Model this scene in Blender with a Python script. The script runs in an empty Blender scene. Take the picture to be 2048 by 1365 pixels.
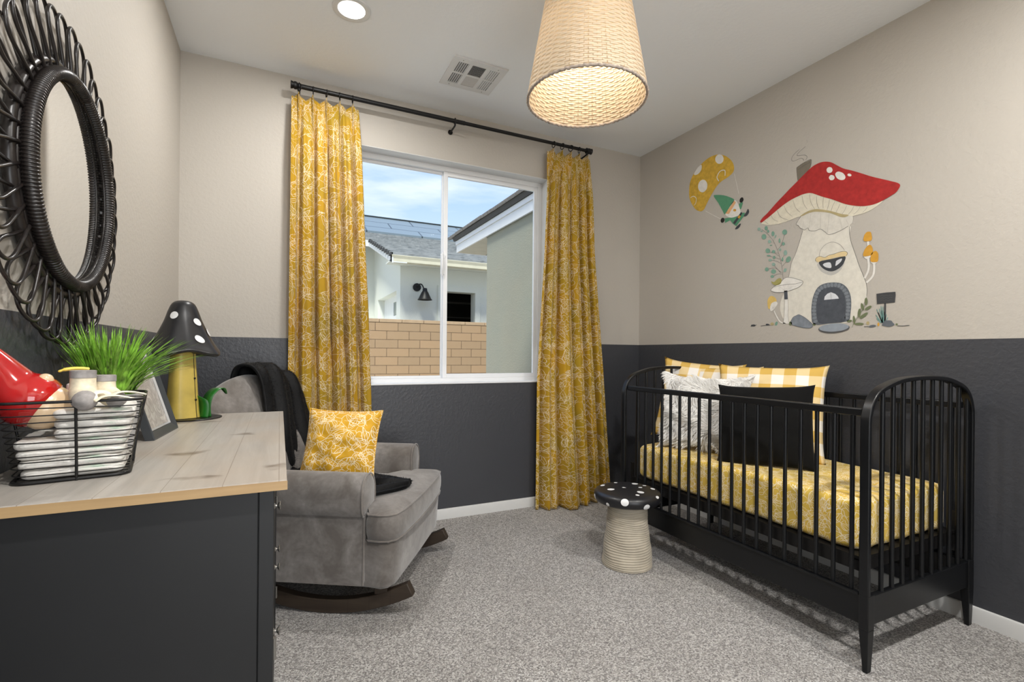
import bpy, math, random
from math import sin, cos, pi, radians, sqrt, atan2
from mathutils import Vector, Matrix, noise as mn

# ---------------------------------------------------------------- camera, world, lights, exposure
scn = bpy.context.scene
COL = scn.collection
W, H, CHAIR = 3.152, 2.74, 1.1965       # room width, ceiling height, height of the paint line
FRONT = -3.62                            # wall behind the camera
cam_d = bpy.data.cameras.new('camera')
cam_d.sensor_width = 36.0
cam_d.lens = 970.9 * 36.0 / 2048.0
cam_d.shift_y = 25.0 / 2048.0
cam_d.clip_start = 0.01
cam = bpy.data.objects.new('camera', cam_d)
COL.objects.link(cam)
yaw, roll = 0.44615, 0.00874
fw = Vector((sin(yaw), cos(yaw), 0)); r0 = Vector((cos(yaw), -sin(yaw), 0)); u0 = Vector((0, 0, 1))
rt = r0 * cos(roll) + u0 * sin(roll); up = -r0 * sin(roll) + u0 * cos(roll)
cam.matrix_world = Matrix(((rt.x, up.x, -fw.x, 0.4965), (rt.y, up.y, -fw.y, -3.1429), (rt.z, up.z, -fw.z, 1.1177), (0, 0, 0, 1)))
scn.camera = cam
scn.view_settings.view_transform = 'Standard'
scn.view_settings.look = 'None'
scn.view_settings.gamma = 1.0
scn.view_settings.use_curve_mapping = False
scn.view_settings.exposure = 0.0
scn.cycles.use_denoising = True
scn.cycles.max_bounces = 8
scn.cycles.diffuse_bounces = 5
scn.cycles.transparent_max_bounces = 16
scn.cycles.sample_clamp_indirect = 6.0
scn.cycles.caustics_reflective = False
scn.cycles.caustics_refractive = False

SKY_STRENGTH = 1.3
SUN_STRENGTH = 5.5
DOWNLIGHT_W = 19.0
FILL_DOWNLIGHT_W = 38.0
BULB_W = 4.4
HALL_FILL_W = 52.0

wd = bpy.data.worlds.new('sky'); scn.world = wd; wd.use_nodes = True
nt = wd.node_tree; nt.nodes.clear()
tc = nt.nodes.new('ShaderNodeTexCoord'); sep = nt.nodes.new('ShaderNodeSeparateXYZ')
nt.links.new(tc.outputs['Generated'], sep.inputs[0])
rmp = nt.nodes.new('ShaderNodeValToRGB')
nt.links.new(sep.outputs['Z'], rmp.inputs[0])
cr = rmp.color_ramp
cr.elements[0].position = 0.0; cr.elements[0].color = (0.78, 0.86, 0.93, 1)
cr.elements[1].position = 1.0; cr.elements[1].color = (0.20, 0.38, 0.85, 1)
e = cr.elements.new(0.17); e.color = (0.68, 0.79, 0.98, 1)
e = cr.elements.new(0.36); e.color = (0.34, 0.52, 0.96, 1)
mp = nt.nodes.new('ShaderNodeMapping'); mp.inputs['Scale'].default_value = (2.2, 2.2, 11.0); mp.inputs['Location'].default_value = (0.3, 0.9, 0.2)
nt.links.new(tc.outputs['Generated'], mp.inputs[0])
nz = nt.nodes.new('ShaderNodeTexNoise'); nz.inputs['Scale'].default_value = 1.6; nz.inputs['Detail'].default_value = 6
nt.links.new(mp.outputs[0], nz.inputs[0])
cl = nt.nodes.new('ShaderNodeMapRange'); cl.inputs[1].default_value = 0.42; cl.inputs[2].default_value = 0.72
nt.links.new(nz.outputs[0], cl.inputs[0])
mx = nt.nodes.new('ShaderNodeMix'); mx.data_type = 'RGBA'; mx.inputs['B'].default_value = (0.93, 0.94, 0.97, 1)
nt.links.new(cl.outputs[0], mx.inputs['Factor']); nt.links.new(rmp.outputs[0], mx.inputs['A'])
bg = nt.nodes.new('ShaderNodeBackground'); bg.inputs[1].default_value = SKY_STRENGTH
nt.links.new(mx.outputs['Result'], bg.inputs[0])
wo = nt.nodes.new('ShaderNodeOutputWorld'); nt.links.new(bg.outputs[0], wo.inputs[0])

sd = bpy.data.lights.new('sun', 'SUN'); sd.energy = SUN_STRENGTH; sd.angle = radians(12); sd.color = (1.0, 0.95, 0.88)
sun = bpy.data.objects.new('sun', sd); COL.objects.link(sun)
sun.rotation_euler = Vector((0.30, 0.46, -0.84)).to_track_quat('-Z', 'Y').to_euler()

def lamp(name, loc, watts, size, kind='AREA', color=(1, 0.93, 0.84), spread=180, parent=None):
    ld = bpy.data.lights.new(name, kind); ld.energy = watts; ld.color = color
    if kind == 'AREA':
        ld.shape = 'DISK'; ld.size = size; ld.spread = radians(spread)
    else:
        ld.shadow_soft_size = size
    o = bpy.data.objects.new(name, ld); COL.objects.link(o); o.location = loc
    if parent: o.parent = parent
    return o

# ---------------------------------------------------------------- object helpers
def empty(name, loc=(0, 0, 0), rz=0.0):
    o = bpy.data.objects.new(name, None); COL.objects.link(o)
    o.location = loc; o.rotation_euler = (0, 0, rz); o.empty_display_size = 0.05
    return o

def tag(o, label=None, cat=None, group=None, kind=None):
    if label: o['label'] = label
    if cat: o['category'] = cat
    if group: o['group'] = group
    if kind: o['kind'] = kind
    return o

def thing(name, label, cat, loc=(0, 0, 0), rz=0.0, group=None):
    return tag(empty(name, loc, rz), label, cat, group)

def kids(o):
    return [c for c in COL.objects if c.parent == o]

def dup(o, loc=None, rz=None, parent=None, label=None):
    c = o.copy(); COL.objects.link(c)
    if parent is not None: c.parent = parent
    if loc is not None: c.location = loc
    if rz is not None: c.rotation_euler = (0, 0, rz)
    if label: c['label'] = label
    for k in kids(o):
        if k.name != c.name: dup(k, parent=c)
    return c

class M:
    """collects shapes and links them as one mesh object"""
    def __init__(s):
        s.v = []; s.f = []; s.mi = []; s.uv = {}
    def add(s, vs, fs, mi=0, uv=None):
        b = len(s.v); s.v += [tuple(p) for p in vs]
        for f in fs:
            s.f.append(tuple(b + i for i in f)); s.mi.append(mi)
        if uv:
            for i, q in enumerate(uv): s.uv[b + i] = q
        return s
    def box(s, x0, x1, y0, y1, z0, z1, mi=0):
        vs = [(x, y, z) for z in (z0, z1) for y in (y0, y1) for x in (x0, x1)]
        return s.add(vs, [(0, 2, 3, 1), (4, 5, 7, 6), (0, 1, 5, 4), (2, 6, 7, 3), (0, 4, 6, 2), (1, 3, 7, 5)], mi)
    def hexa(s, lo, hi, mi=0):
        return s.add(list(lo) + list(hi), [(3, 2, 1, 0), (4, 5, 6, 7), (0, 1, 5, 4), (1, 2, 6, 5), (2, 3, 7, 6), (3, 0, 4, 7)], mi)
    def tube(s, pts, r, n=8, closed=False, mi=0, flat=1.0, upv=None):
        pts = [Vector(p) for p in pts]; m = len(pts)
        rr = r if hasattr(r, '__len__') else [r] * m
        vs = []; prev = None
        for i, p in enumerate(pts):
            if closed: t = pts[(i + 1) % m] - pts[i - 1]
            else: t = pts[min(i + 1, m - 1)] - pts[max(i - 1, 0)]
            if t.length < 1e-9: t = Vector((0, 0, 1))
            t.normalize()
            if upv is not None: a = Vector(upv)
            elif prev is None: a = Vector((0, 0, 1)) if abs(t.z) < 0.9 else Vector((1, 0, 0))
            else: a = prev
            a = (a - t * a.dot(t))
            if a.length < 1e-6: a = Vector((1, 0, 0)) - t * t.x
            a.normalize(); prev = a; b = t.cross(a)
            for k in range(n):
                w = 2 * pi * k / n
                vs.append(p + (a * cos(w) * flat + b * sin(w)) * rr[i])
        fs = []
        for i in range(m if closed else m - 1):
            for k in range(n):
                j = (i + 1) % m
                fs.append((i * n + k, i * n + (k + 1) % n, j * n + (k + 1) % n, j * n + k))
        if not closed:
            fs.append(tuple(range(n - 1, -1, -1))); fs.append(tuple((m - 1) * n + k for k in range(n)))
        return s.add(vs, fs, mi)
    def rod(s, p, q, r, n=10, mi=0, r2=None):
        return s.tube([p, q], [r, r if r2 is None else r2], n, mi=mi)
    def lathe(s, prof, n=32, c=(0, 0, 0), mi=0, fn=None, cap=False):
        vs = []; uv = []
        for j, (r, z) in enumerate(prof):
            for k in range(n):
                a = 2 * pi * k / n
                q = fn(r, z, a) if fn else (r * cos(a), r * sin(a), z)
                vs.append((c[0] + q[0], c[1] + q[1], c[2] + q[2])); uv.append((a * max(r, .02), z))
        fs = [(j * n + k, j * n + (k + 1) % n, (j + 1) * n + (k + 1) % n, (j + 1) * n + k) for j in range(len(prof) - 1) for k in range(n)]
        if cap:
            fs.append(tuple(range(n - 1, -1, -1))); fs.append(tuple((len(prof) - 1) * n + k for k in range(n)))
        return s.add(vs, fs, mi)
    def prism(s, poly, d0, d1, axis='y', mi=0):
        def P(a, b, d):
            return {'y': (a, d, b), 'x': (d, a, b), 'z': (a, b, d)}[axis]
        n = len(poly)
        vs = [P(a, b, d0) for a, b in poly] + [P(a, b, d1) for a, b in poly]
        fs = [tuple(range(n - 1, -1, -1)), tuple(range(n, 2 * n))] + [(i, (i + 1) % n, n + (i + 1) % n, n + i) for i in range(n)]
        return s.add(vs, fs, mi)
    def grid(s, fn, nu, nv, mi=0, uvf=None, closeu=False):
        vs = []; uv = []
        for j in range(nv + 1):
            for i in range(nu + (0 if closeu else 1)):
                vs.append(fn(i / nu, j / nv))
                if uvf: uv.append(uvf(i / nu, j / nv))
        w = nu if closeu else nu + 1
        fs = [(j * w + i, j * w + (i + 1) % w, (j + 1) * w + (i + 1) % w, (j + 1) * w + i) for j in range(nv) for i in range(nu)]
        return s.add(vs, fs, mi, uv if uvf else None)
    def build(s, name, mats, parent=None, smooth=40, bevel=0, seg=2, sub=0, solid=0, loc=None):
        me = bpy.data.meshes.new(name); me.from_pydata(s.v, [], s.f); me.validate(); me.update()
        ms = mats if isinstance(mats, (list, tuple)) else [mats]
        for m in ms: me.materials.append(m)
        if len(me.polygons) == len(s.mi): me.polygons.foreach_set('material_index', s.mi)
        import bmesh
        bm = bmesh.new(); bm.from_mesh(me); bmesh.ops.recalc_face_normals(bm, faces=bm.faces); bm.to_mesh(me); bm.free()
        ul = me.uv_layers.new(name='UVMap')
        for p in me.polygons:
            n = p.normal; ax = max(range(3), key=lambda k: abs(n[k]))
            for li in p.loop_indices:
                vi = me.loops[li].vertex_index
                if vi in s.uv: ul.data[li].uv = s.uv[vi]
                else:
                    c = me.vertices[vi].co
                    ul.data[li].uv = (c.y, c.z) if ax == 0 else (c.x, c.z) if ax == 1 else (c.x, c.y)
        if smooth:
            me.polygons.foreach_set('use_smooth', [True] * len(me.polygons))
            me.set_sharp_from_angle(angle=radians(smooth))
        o = bpy.data.objects.new(name, me); COL.objects.link(o)
        if parent: o.parent = parent
        if loc: o.location = loc
        if solid:
            md = o.modifiers.new('solid', 'SOLIDIFY'); md.thickness = solid; md.offset = 0
        if bevel:
            md = o.modifiers.new('bevel', 'BEVEL'); md.width = bevel; md.segments = seg; md.limit_method = 'ANGLE'; md.angle_limit = radians(35)
        if sub:
            md = o.modifiers.new('sub', 'SUBSURF'); md.levels = sub; md.render_levels = sub
        return o

def struct(o):
    o['kind'] = 'structure'; return o

def catmull(pts, k=4, closed=False):
    n = len(pts); o = []
    if n < 3: return list(pts)
    for i in range(n if closed else n - 1):
        p0 = pts[(i - 1) % n] if closed or i > 0 else pts[0]
        p1 = pts[i]; p2 = pts[(i + 1) % n]
        p3 = pts[(i + 2) % n] if closed or i + 2 < n else pts[-1]
        for j in range(k):
            t = j / k
            o.append(tuple(0.5 * (2 * b + (c - a) * t + (2 * a - 5 * b + 4 * c - d) * t * t + (3 * b - a - 3 * c + d) * t ** 3) for a, b, c, d in zip(p0, p1, p2, p3)))
    if not closed: o.append(tuple(pts[-1]))
    return o

def smin(x, a, b):
    x = max(0, min(1, (x - a) / (b - a))); return x * x * (3 - 2 * x)

# ---------------------------------------------------------------- materials
class NT:
    def __init__(s, name):
        s.m = bpy.data.materials.new(name); s.m.use_nodes = True; s.t = s.m.node_tree
        s.b = s.t.nodes['Principled BSDF']; s.out = s.t.nodes['Material Output']
    def n(s, t, **kw):
        o = s.t.nodes.new(t)
        for k, v in kw.items(): setattr(o, k, v)
        return o
    def l(s, a, b): s.t.links.new(a, b)
    def put(s, sock, v):
        if hasattr(v, 'links') or hasattr(v, 'is_linked'): s.l(v, sock)
        else: sock.default_value = v
    def math(s, op, a, b=0.0, c=None, clamp=False):
        o = s.n('ShaderNodeMath', operation=op); o.use_clamp = clamp
        s.put(o.inputs[0], a); s.put(o.inputs[1], b)
        if c is not None: s.put(o.inputs[2], c)
        return o.outputs[0]
    def vmath(s, op, a, b=(0, 0, 0), scale=None):
        o = s.n('ShaderNodeVectorMath', operation=op); s.put(o.inputs[0], a); s.put(o.inputs[1], b)
        if scale is not None: s.put(o.inputs['Scale'], scale)
        return o.outputs['Value'] if op in ('LENGTH', 'DISTANCE', 'DOT_PRODUCT') else o.outputs[0]
    def mix(s, f, a, b):
        o = s.n('ShaderNodeMix', data_type='RGBA'); s.put(o.inputs['Factor'], f); s.put(o.inputs['A'], a); s.put(o.inputs['B'], b)
        return o.outputs['Result']
    def coord(s, k='Object'):
        return s.n('ShaderNodeTexCoord').outputs[k]
    def noise(s, vec, scale, detail=3, rough=0.5, dist=0.0, dim='3D'):
        o = s.n('ShaderNodeTexNoise', noise_dimensions=dim); s.l(vec, o.inputs['Vector'])
        o.inputs['Scale'].default_value = scale; o.inputs['Detail'].default_value = detail
        o.inputs['Roughness'].default_value = rough; o.inputs['Distortion'].default_value = dist
        return o.outputs[0]
    def noisec(s, vec, scale, detail=2):
        o = s.n('ShaderNodeTexNoise'); s.l(vec, o.inputs['Vector']); o.inputs['Scale'].default_value = scale; o.inputs['Detail'].default_value = detail
        return o.outputs[1]
    def map(s, vec, scale=(1, 1, 1), rot=(0, 0, 0), loc=(0, 0, 0)):
        o = s.n('ShaderNodeMapping'); s.l(vec, o.inputs[0]); o.inputs['Scale'].default_value = scale
        o.inputs['Rotation'].default_value = rot; o.inputs['Location'].default_value = loc
        return o.outputs[0]
    def ramp(s, f, stops):
        o = s.n('ShaderNodeValToRGB'); s.l(f, o.inputs[0]); c = o.color_ramp
        c.elements[0].position = stops[0][0]; c.elements[0].color = (*stops[0][1], 1)
        c.elements[1].position = stops[-1][0]; c.elements[1].color = (*stops[-1][1], 1)
        for p, q in stops[1:-1]:
            e = c.elements.new(p); e.color = (*q, 1)
        return o.outputs[0]
    def rng(s, f, a, b, c=0.0, d=1.0):
        o = s.n('ShaderNodeMapRange'); s.l(f, o.inputs[0])
        for i, v in enumerate((a, b, c, d)): o.inputs[i + 1].default_value = v
        return o.outputs[0]
    def bump(s, h, strength=0.3, dist=0.001):
        o = s.n('ShaderNodeBump'); s.l(h, o.inputs['Height']); o.inputs['Strength'].default_value = strength; o.inputs['Distance'].default_value = dist
        s.l(o.outputs[0], s.b.inputs['Normal']); return o
    def set(s, col=None, rough=None, metal=None, spec=None, sheen=None, coat=None, emit=None, es=None, alpha=None, sss=None):
        def q(k, v):
            if v is None: return
            if hasattr(v, 'is_linked'): s.l(v, s.b.inputs[k])
            elif isinstance(v, tuple) and len(v) == 3: s.b.inputs[k].default_value = (*v, 1)
            else: s.b.inputs[k].default_value = v
        q('Base Color', col); q('Roughness', rough); q('Metallic', metal); q('Specular IOR Level', spec)
        q('Sheen Weight', sheen); q('Coat Weight', coat); q('Emission Color', emit); q('Emission Strength', es); q('Alpha', alpha)
        return s

def C4(c): return (*c, 1)
def plain(name, col, rough=0.5, metal=0.0, spec=0.5, var=0.06, scale=8.0, **kw):
    t = NT(name); n = t.noise(t.coord(), scale, 3)
    a = tuple(max(0, c * (1 - var)) for c in col); b = tuple(min(1, c * (1 + var)) for c in col)
    t.set(col=t.ramp(n, [(0.3, a), (0.7, b)]), rough=rough, metal=metal, spec=spec, **kw)
    return t.m

def paint(name, col, rough, bs=0.25, spec=0.4):
    t = NT(name); c = t.coord()
    n1 = t.noise(c, 55, 4, 0.55); n2 = t.noise(c, 16, 2)
    h = t.math('ADD', t.rng(n1, 0.42, 0.62), t.math('MULTIPLY', n2, 0.3))
    t.set(col=col, rough=rough, spec=spec); t.bump(h, bs, 0.0016)
    return t.m

def lines_pattern(t, uv, sc):
    """white line-drawn leaves and open flowers: distance to outlines drawn in scattered cells"""
    wob = t.vmath('SCALE', t.vmath('SUBTRACT', t.noisec(uv, 26, 1), (0.5, 0.5, 0.5)), scale=0.016)
    uvw = t.vmath('ADD', uv, wob)
    acc = None
    def cell(scale, off, rnd=0.75):
        v = t.vmath('ADD', t.vmath('SCALE', uvw, scale=scale), off)
        vo = t.n('ShaderNodeTexVoronoi', voronoi_dimensions='2D', feature='F1'); t.l(v, vo.inputs['Vector'])
        vo.inputs['Scale'].default_value = 1.0; vo.inputs['Randomness'].default_value = rnd
        loc = t.vmath('SUBTRACT', v, vo.outputs['Position'])
        sp = t.n('ShaderNodeSeparateColor'); t.l(vo.outputs['Color'], sp.inputs[0])
        ro = t.n('ShaderNodeVectorRotate', rotation_type='Z_AXIS'); t.l(loc, ro.inputs['Vector'])
        t.l(t.math('MULTIPLY', sp.outputs[0], 6.283), ro.inputs['Angle'])
        s2 = t.n('ShaderNodeSeparateXYZ'); t.l(ro.outputs[0], s2.inputs[0])
        return s2.outputs[0], s2.outputs[1], sp.outputs[1]
    def lt(a, b): return t.math('LESS_THAN', a, b)
    def mul(a, b): return t.math('MULTIPLY', a, b)
    def leaf(scale, off, L, Wd, th, cx=0.0, cy=0.0, xy=None, fill=False):
        x, y, g = xy if xy else cell(scale, off)
        if cx or cy:
            x = t.math('SUBTRACT', x, cx); y = t.math('SUBTRACT', y, cy)
        xn = t.math('DIVIDE', x, L)
        w = mul(t.math('SUBTRACT', 1.0, mul(xn, xn)), Wd)
        ay = t.math('ABSOLUTE', y)
        edge = t.math('ABSOLUTE', t.math('SUBTRACT', ay, w))
        inx = lt(t.math('ABSOLUTE', x), L)
        a = mul(lt(edge, th), inx)
        b = mul(lt(ay, th * 0.6), lt(t.math('ABSOLUTE', t.math('ADD', x, L * 0.55)), L * 1.1))
        return t.math('MAXIMUM', a, b)
    def flower(scale, off, R, th):
        x, y, g = cell(scale, off, 0.6)
        r = t.math('SQRT', t.math('ADD', mul(x, x), mul(y, y)))
        th_ = t.math('ARCTAN2', y, x)
        pet = t.math('ABSOLUTE', t.math('SINE', mul(th_, 2.5)))
        r1 = t.math('MULTIPLY_ADD', pet, R * 0.36, R * 0.64)
        a = lt(t.math('ABSOLUTE', t.math('SUBTRACT', r, r1)), th)
        pet2 = t.math('ABSOLUTE', t.math('SINE', t.math('MULTIPLY_ADD', th_, 1.5, 0.8)))
        r2 = t.math('MULTIPLY_ADD', pet2, R * 0.26, R * 0.2)
        b = lt(t.math('ABSOLUTE', t.math('SUBTRACT', r, r2)), th)
        c = mul(lt(pet, 0.10), mul(lt(r, R * 0.62), t.math('GREATER_THAN', r, R * 0.36)))
        return t.math('MAXIMUM', t.math('MAXIMUM', a, b), c)
    k = sc
    parts = [flower(8.5 * k, (3.1, 1.7, 0), 0.44, 0.0100 * k ** .5),
             leaf(15.0 * k, (2.2, 9.1, 0), 0.42, 0.14, 0.0150 * k ** .5),
             leaf(10.0 * k, (0.4, 5.3, 0), 0.42, 0.13, 0.0105 * k ** .5),
             leaf(12.5 * k, (8.2, 2.1, 0), 0.42, 0.13, 0.0125 * k ** .5)]
    big = t.vmath('ADD', uvw, t.vmath('SCALE', t.vmath('SUBTRACT', t.noisec(uv, 7 * k, 1), (0.5, 0.5, 0.5)), scale=0.13 / k))
    for sc_, off_, th_ in ((5.0 * k, (0, 0, 0), 0.0016), (7.5 * k, (3.3, 7.1, 0), 0.0013)):
        vo = t.n('ShaderNodeTexVoronoi', voronoi_dimensions='2D', feature='DISTANCE_TO_EDGE'); t.l(t.vmath('ADD', t.vmath('SCALE', big, scale=sc_), off_), vo.inputs['Vector'])
        vo.inputs['Scale'].default_value = 1.0
        parts.append(lt(vo.outputs['Distance'], th_ * sc_ * 0.55))
    acc = parts[0]
    for p in parts[1:]: acc = t.math('MAXIMUM', acc, p)
    return acc

def floral(name, sc=1.0, trans=0.0, a=(0.62, 0.355, 0.018), b=(0.50, 0.325, 0.022)):
    t = NT(name); uv = t.coord('UV')
    base = t.mix(t.rng(t.noise(uv, 5, 2), 0.35, 0.65), C4(a), C4(b))
    col = t.mix(lines_pattern(t, uv, sc), base, C4((0.90, 0.79, 0.58)))
    t.set(col=col, rough=0.62, spec=0.25, sheen=0.15)
    wv = t.noise(uv, 420, 1); t.bump(wv, 0.15, 0.0006)
    if trans:
        tr = t.n('ShaderNodeBsdfTranslucent'); t.l(col, tr.inputs[0])
        ms = t.n('ShaderNodeMixShader'); ms.inputs[0].default_value = trans
        t.l(t.b.outputs[0], ms.inputs[1]); t.l(tr.outputs[0], ms.inputs[2]); t.l(ms.outputs[0], t.out.inputs[0])
    return t.m

def gingham(name, size=0.058):
    t = NT(name); uv = t.coord('UV'); s = t.n('ShaderNodeSeparateXYZ'); t.l(uv, s.inputs[0])
    def st(v): return t.math('GREATER_THAN', t.math('SINE', t.math('MULTIPLY_ADD', v, pi / size, 0.9)), 0.0)
    f = t.math('MULTIPLY', t.math('ADD', st(s.outputs[0]), st(s.outputs[1])), 0.5)
    col = t.ramp(f, [(0.0, (0.86, 0.83, 0.78)), (0.35, (0.80, 0.62, 0.33)), (0.8, (0.66, 0.42, 0.10))])
    for e in col.node.color_ramp.elements: pass
    col.node.color_ramp.interpolation = 'CONSTANT'
    t.set(col=col, rough=0.8, spec=0.15); t.bump(t.noise(uv, 350, 2), 0.2, 0.0007)
    return t.m

def wood(name, a, b, edge, axis=1, rough=0.45, knots=True):
    t = NT(name); c = t.coord()
    sc = [34, 34, 34]; sc[axis] = 1.8
    m = t.map(c, tuple(sc)); n = t.noise(m, 1.0, 5, 0.6, 0.9)
    n2 = t.noise(t.map(c, (6, 3, 6)), 1.0, 2)
    col = t.mix(t.rng(n, 0.3, 0.7), C4(a), C4(b))
    col = t.mix(t.rng(n2, 0.45, 0.8, 0, 0.55), col, C4(edge))
    if knots:
        w2 = t.vmath('ADD', t.map(c, (3.1, 5.2, 1)), t.vmath('SCALE', t.noisec(c, 7, 3), scale=0.9))
        vo = t.n('ShaderNodeTexVoronoi', feature='F1', voronoi_dimensions='2D'); t.l(w2, vo.inputs['Vector']); vo.inputs['Scale'].default_value = 1.0; vo.inputs['Randomness'].default_value = 1.0
        kn = t.rng(vo.outputs['Distance'], 0.03, 0.13, 0.75, 0.0)
        col = t.mix(kn, col, C4(tuple(q * 0.35 for q in edge)))
        sx = t.n('ShaderNodeSeparateXYZ'); t.l(c, sx.inputs[0])
        fr = t.math('FRACT', t.math('MULTIPLY_ADD', sx.outputs[0], 1 / 0.093, 0.35)); ln = t.math('LESS_THAN', fr, 0.014)
        col = t.mix(t.math('MULTIPLY', ln, 0.6), col, C4(tuple(q * 0.4 for q in edge)))
    t.set(col=col, rough=rough, spec=0.4); t.bump(n, 0.12, 0.0008)
    return t.m

def suede(name, a, b, rough=0.85, sheen=0.5):
    t = NT(name); c = t.coord()
    n = t.noise(c, 7, 4, 0.6, 0.6); n2 = t.noise(c, 60, 3)
    col = t.mix(t.rng(n, 0.36, 0.66), C4(a), C4(b))
    col = t.mix(t.rng(n2, 0.3, 0.7, 0, 0.35), col, C4(tuple(q * 0.7 for q in a)))
    t.set(col=col, rough=rough, spec=0.2, sheen=sheen); t.bump(t.noise(c, 300, 2), 0.25, 0.0008)
    return t.m

def glass_mat(name, tint=(0.95, 0.98, 0.97), refl=0.06):
    t = NT(name); tr = t.n('ShaderNodeBsdfTransparent'); tr.inputs[0].default_value = C4(tint)
    gl = t.n('ShaderNodeBsdfGlossy'); gl.inputs['Roughness'].default_value = 0.0
    lw = t.n('ShaderNodeLayerWeight'); lw.inputs[0].default_value = 0.15
    ms = t.n('ShaderNodeMixShader'); t.l(t.math('MULTIPLY', lw.outputs['Fresnel'], 0.06), ms.inputs[0])
    t.l(tr.outputs[0], ms.inputs[1]); t.l(gl.outputs[0], ms.inputs[2]); t.l(ms.outputs[0], t.out.inputs[0])
    return t.m

def emit_mat(name, col, st):
    t = NT(name); t.set(col=col, emit=col, es=st, rough=0.4); return t.m

MT = {}
MT['greige'] = paint('greige_paint', (0.50, 0.465, 0.415), 0.62)
MT['charcoal'] = paint('charcoal_paint', (0.053, 0.055, 0.063), 0.38, 0.35, 0.5)
MT['ceiling'] = paint('ceiling_paint', (0.87, 0.895, 0.915), 0.75, 0.15)
MT['trim'] = plain('white_trim_paint', (0.66, 0.66, 0.65), 0.35, var=0.02)
MT['vinyl'] = plain('white_vinyl', (0.80, 0.81, 0.82), 0.35, var=0.01)
MT['black_metal'] = plain('black_metal', (0.007, 0.0065, 0.0065), 0.42, spec=0.35)
MT['crib'] = plain('black_lacquer', (0.0055, 0.006, 0.007), 0.34, spec=0.35, var=0.1)
MT['cane'] = plain('black_brown_cane', (0.013, 0.010, 0.009), 0.33, var=0.35, scale=30)
MT['mirror'] = NT('mirror_glass').set(col=(0.86, 0.86, 0.85), rough=0.01, metal=1.0).m
MT['floral'] = floral('yellow_floral_curtain', 0.85, 0.28)
MT['floral_p'] = floral('yellow_floral_cushion', 1.05, 0.0, (0.66, 0.355, 0.018), (0.58, 0.32, 0.016))
MT['floral_m'] = floral('yellow_floral_sheet', 1.25, 0.0, (0.72, 0.47, 0.07), (0.62, 0.44, 0.08))
MT['gingham'] = gingham('yellow_gingham')
MT['suede'] = suede('taupe_suede', (0.128, 0.112, 0.100), (0.255, 0.237, 0.222))
MT['piping'] = suede('taupe_piping', (0.16, 0.14, 0.125), (0.22, 0.20, 0.18))
MT['throw'] = suede('black_plush', (0.0025, 0.0025, 0.003), (0.006, 0.0065, 0.0075), 0.6, 0.02)
MT['velvet'] = suede('black_velvet', (0.0025, 0.0025, 0.0025), (0.004, 0.004, 0.004), 0.9, 0.03)
MT['rocker'] = wood('dark_walnut', (0.035, 0.024, 0.017), (0.055, 0.04, 0.028), (0.03, 0.02, 0.015), 0)
MT['dresser'] = plain('charcoal_furniture_paint', (0.0095, 0.0098, 0.0105), 0.5, var=0.08)
MT['top'] = wood('greywashed_pine', (0.42, 0.392, 0.355), (0.315, 0.292, 0.265), (0.34, 0.25, 0.17), 1, 0.38)
MT['topedge'] = wood('honey_pine_edge', (0.50, 0.34, 0.17), (0.38, 0.25, 0.12), (0.28, 0.17, 0.08), 0, knots=False)
MT['nickel'] = plain('aged_nickel', (0.30, 0.29, 0.27), 0.32, metal=0.9)
MT['stone'] = plain('sand_ceramic', (0.44, 0.39, 0.31), 0.75, var=0.12, scale=12)
MT['capblack'] = plain('satin_black_cap', (0.012, 0.012, 0.014), 0.36, var=0.15)
MT['dot'] = plain('white_dot_paint', (0.74, 0.74, 0.74), 0.5, var=0.02)
MT['fur'] = plain('white_fur', (0.90, 0.88, 0.85), 0.8, var=0.13, scale=130, sheen=0.2)
MT['furbase'] = plain('fur_backing', (0.74, 0.70, 0.66), 0.9, var=0.12, scale=60)
MT['red'] = plain('red_glaze', (0.42, 0.008, 0.008), 0.12, var=0.12, scale=20, coat=0.8)
MT['cream'] = plain('cream_glaze', (0.70, 0.52, 0.33), 0.22, var=0.05, coat=0.3)
t = NT('white_nonwoven'); MT['diaper'] = t.m; c = t.coord()
bs_ = t.mix(t.rng(t.noise(c, 60, 3), .3, .7), C4((0.80, 0.78, 0.74)), C4((0.70, 0.67, 0.62)))
t.set(col=t.mix(t.rng(t.noise(t.map(c, (14, 14, 60)), 1.0, 2), .62, .70, 0, .55), bs_, C4((0.30, 0.52, 0.36))), rough=.9); t.bump(t.noise(c, 90, 4, .6), .6, .003)
MT['diapergreen'] = plain('pale_green_print', (0.18, 0.42, 0.26), 0.9, var=0.3, scale=40)
MT['sock'] = plain('cream_knit', (0.72, 0.64, 0.48), 0.95, var=0.25, scale=55)
MT['greyknit'] = plain('grey_knit', (0.30, 0.28, 0.27), 0.95, var=0.2, scale=90)
MT['pump'] = plain('yellow_plastic', (0.80, 0.66, 0.12), 0.35, var=0.03)
MT['clear'] = plain('clear_plastic', (0.72, 0.72, 0.70), 0.2, var=0.05)
MT['grass'] = plain('artificial_grass', (0.22, 0.44, 0.05), 0.4, var=0.75, scale=34)
MT['pot'] = plain('pale_pot', (0.42, 0.42, 0.42), 0.6, var=0.08, scale=30)
MT['frame'] = plain('charcoal_frame', (0.045, 0.05, 0.056), 0.35, var=0.06)
MT['silver'] = plain('silver_edge', (0.55, 0.56, 0.57), 0.35, metal=0.6)
t = NT('faded_photograph'); MT['photo'] = t.m
t.set(col=t.ramp(t.noise(t.coord(), 17, 5, 0.6, 1.5), [(0.3, (0.60, 0.58, 0.55)), (0.5, (0.36, 0.34, 0.32)), (0.7, (0.68, 0.64, 0.60))]), rough=0.25)
MT['yellowmetal'] = plain('yellow_painted_metal', (0.56, 0.42, 0.09), 0.42, var=0.18, scale=14)
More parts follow.
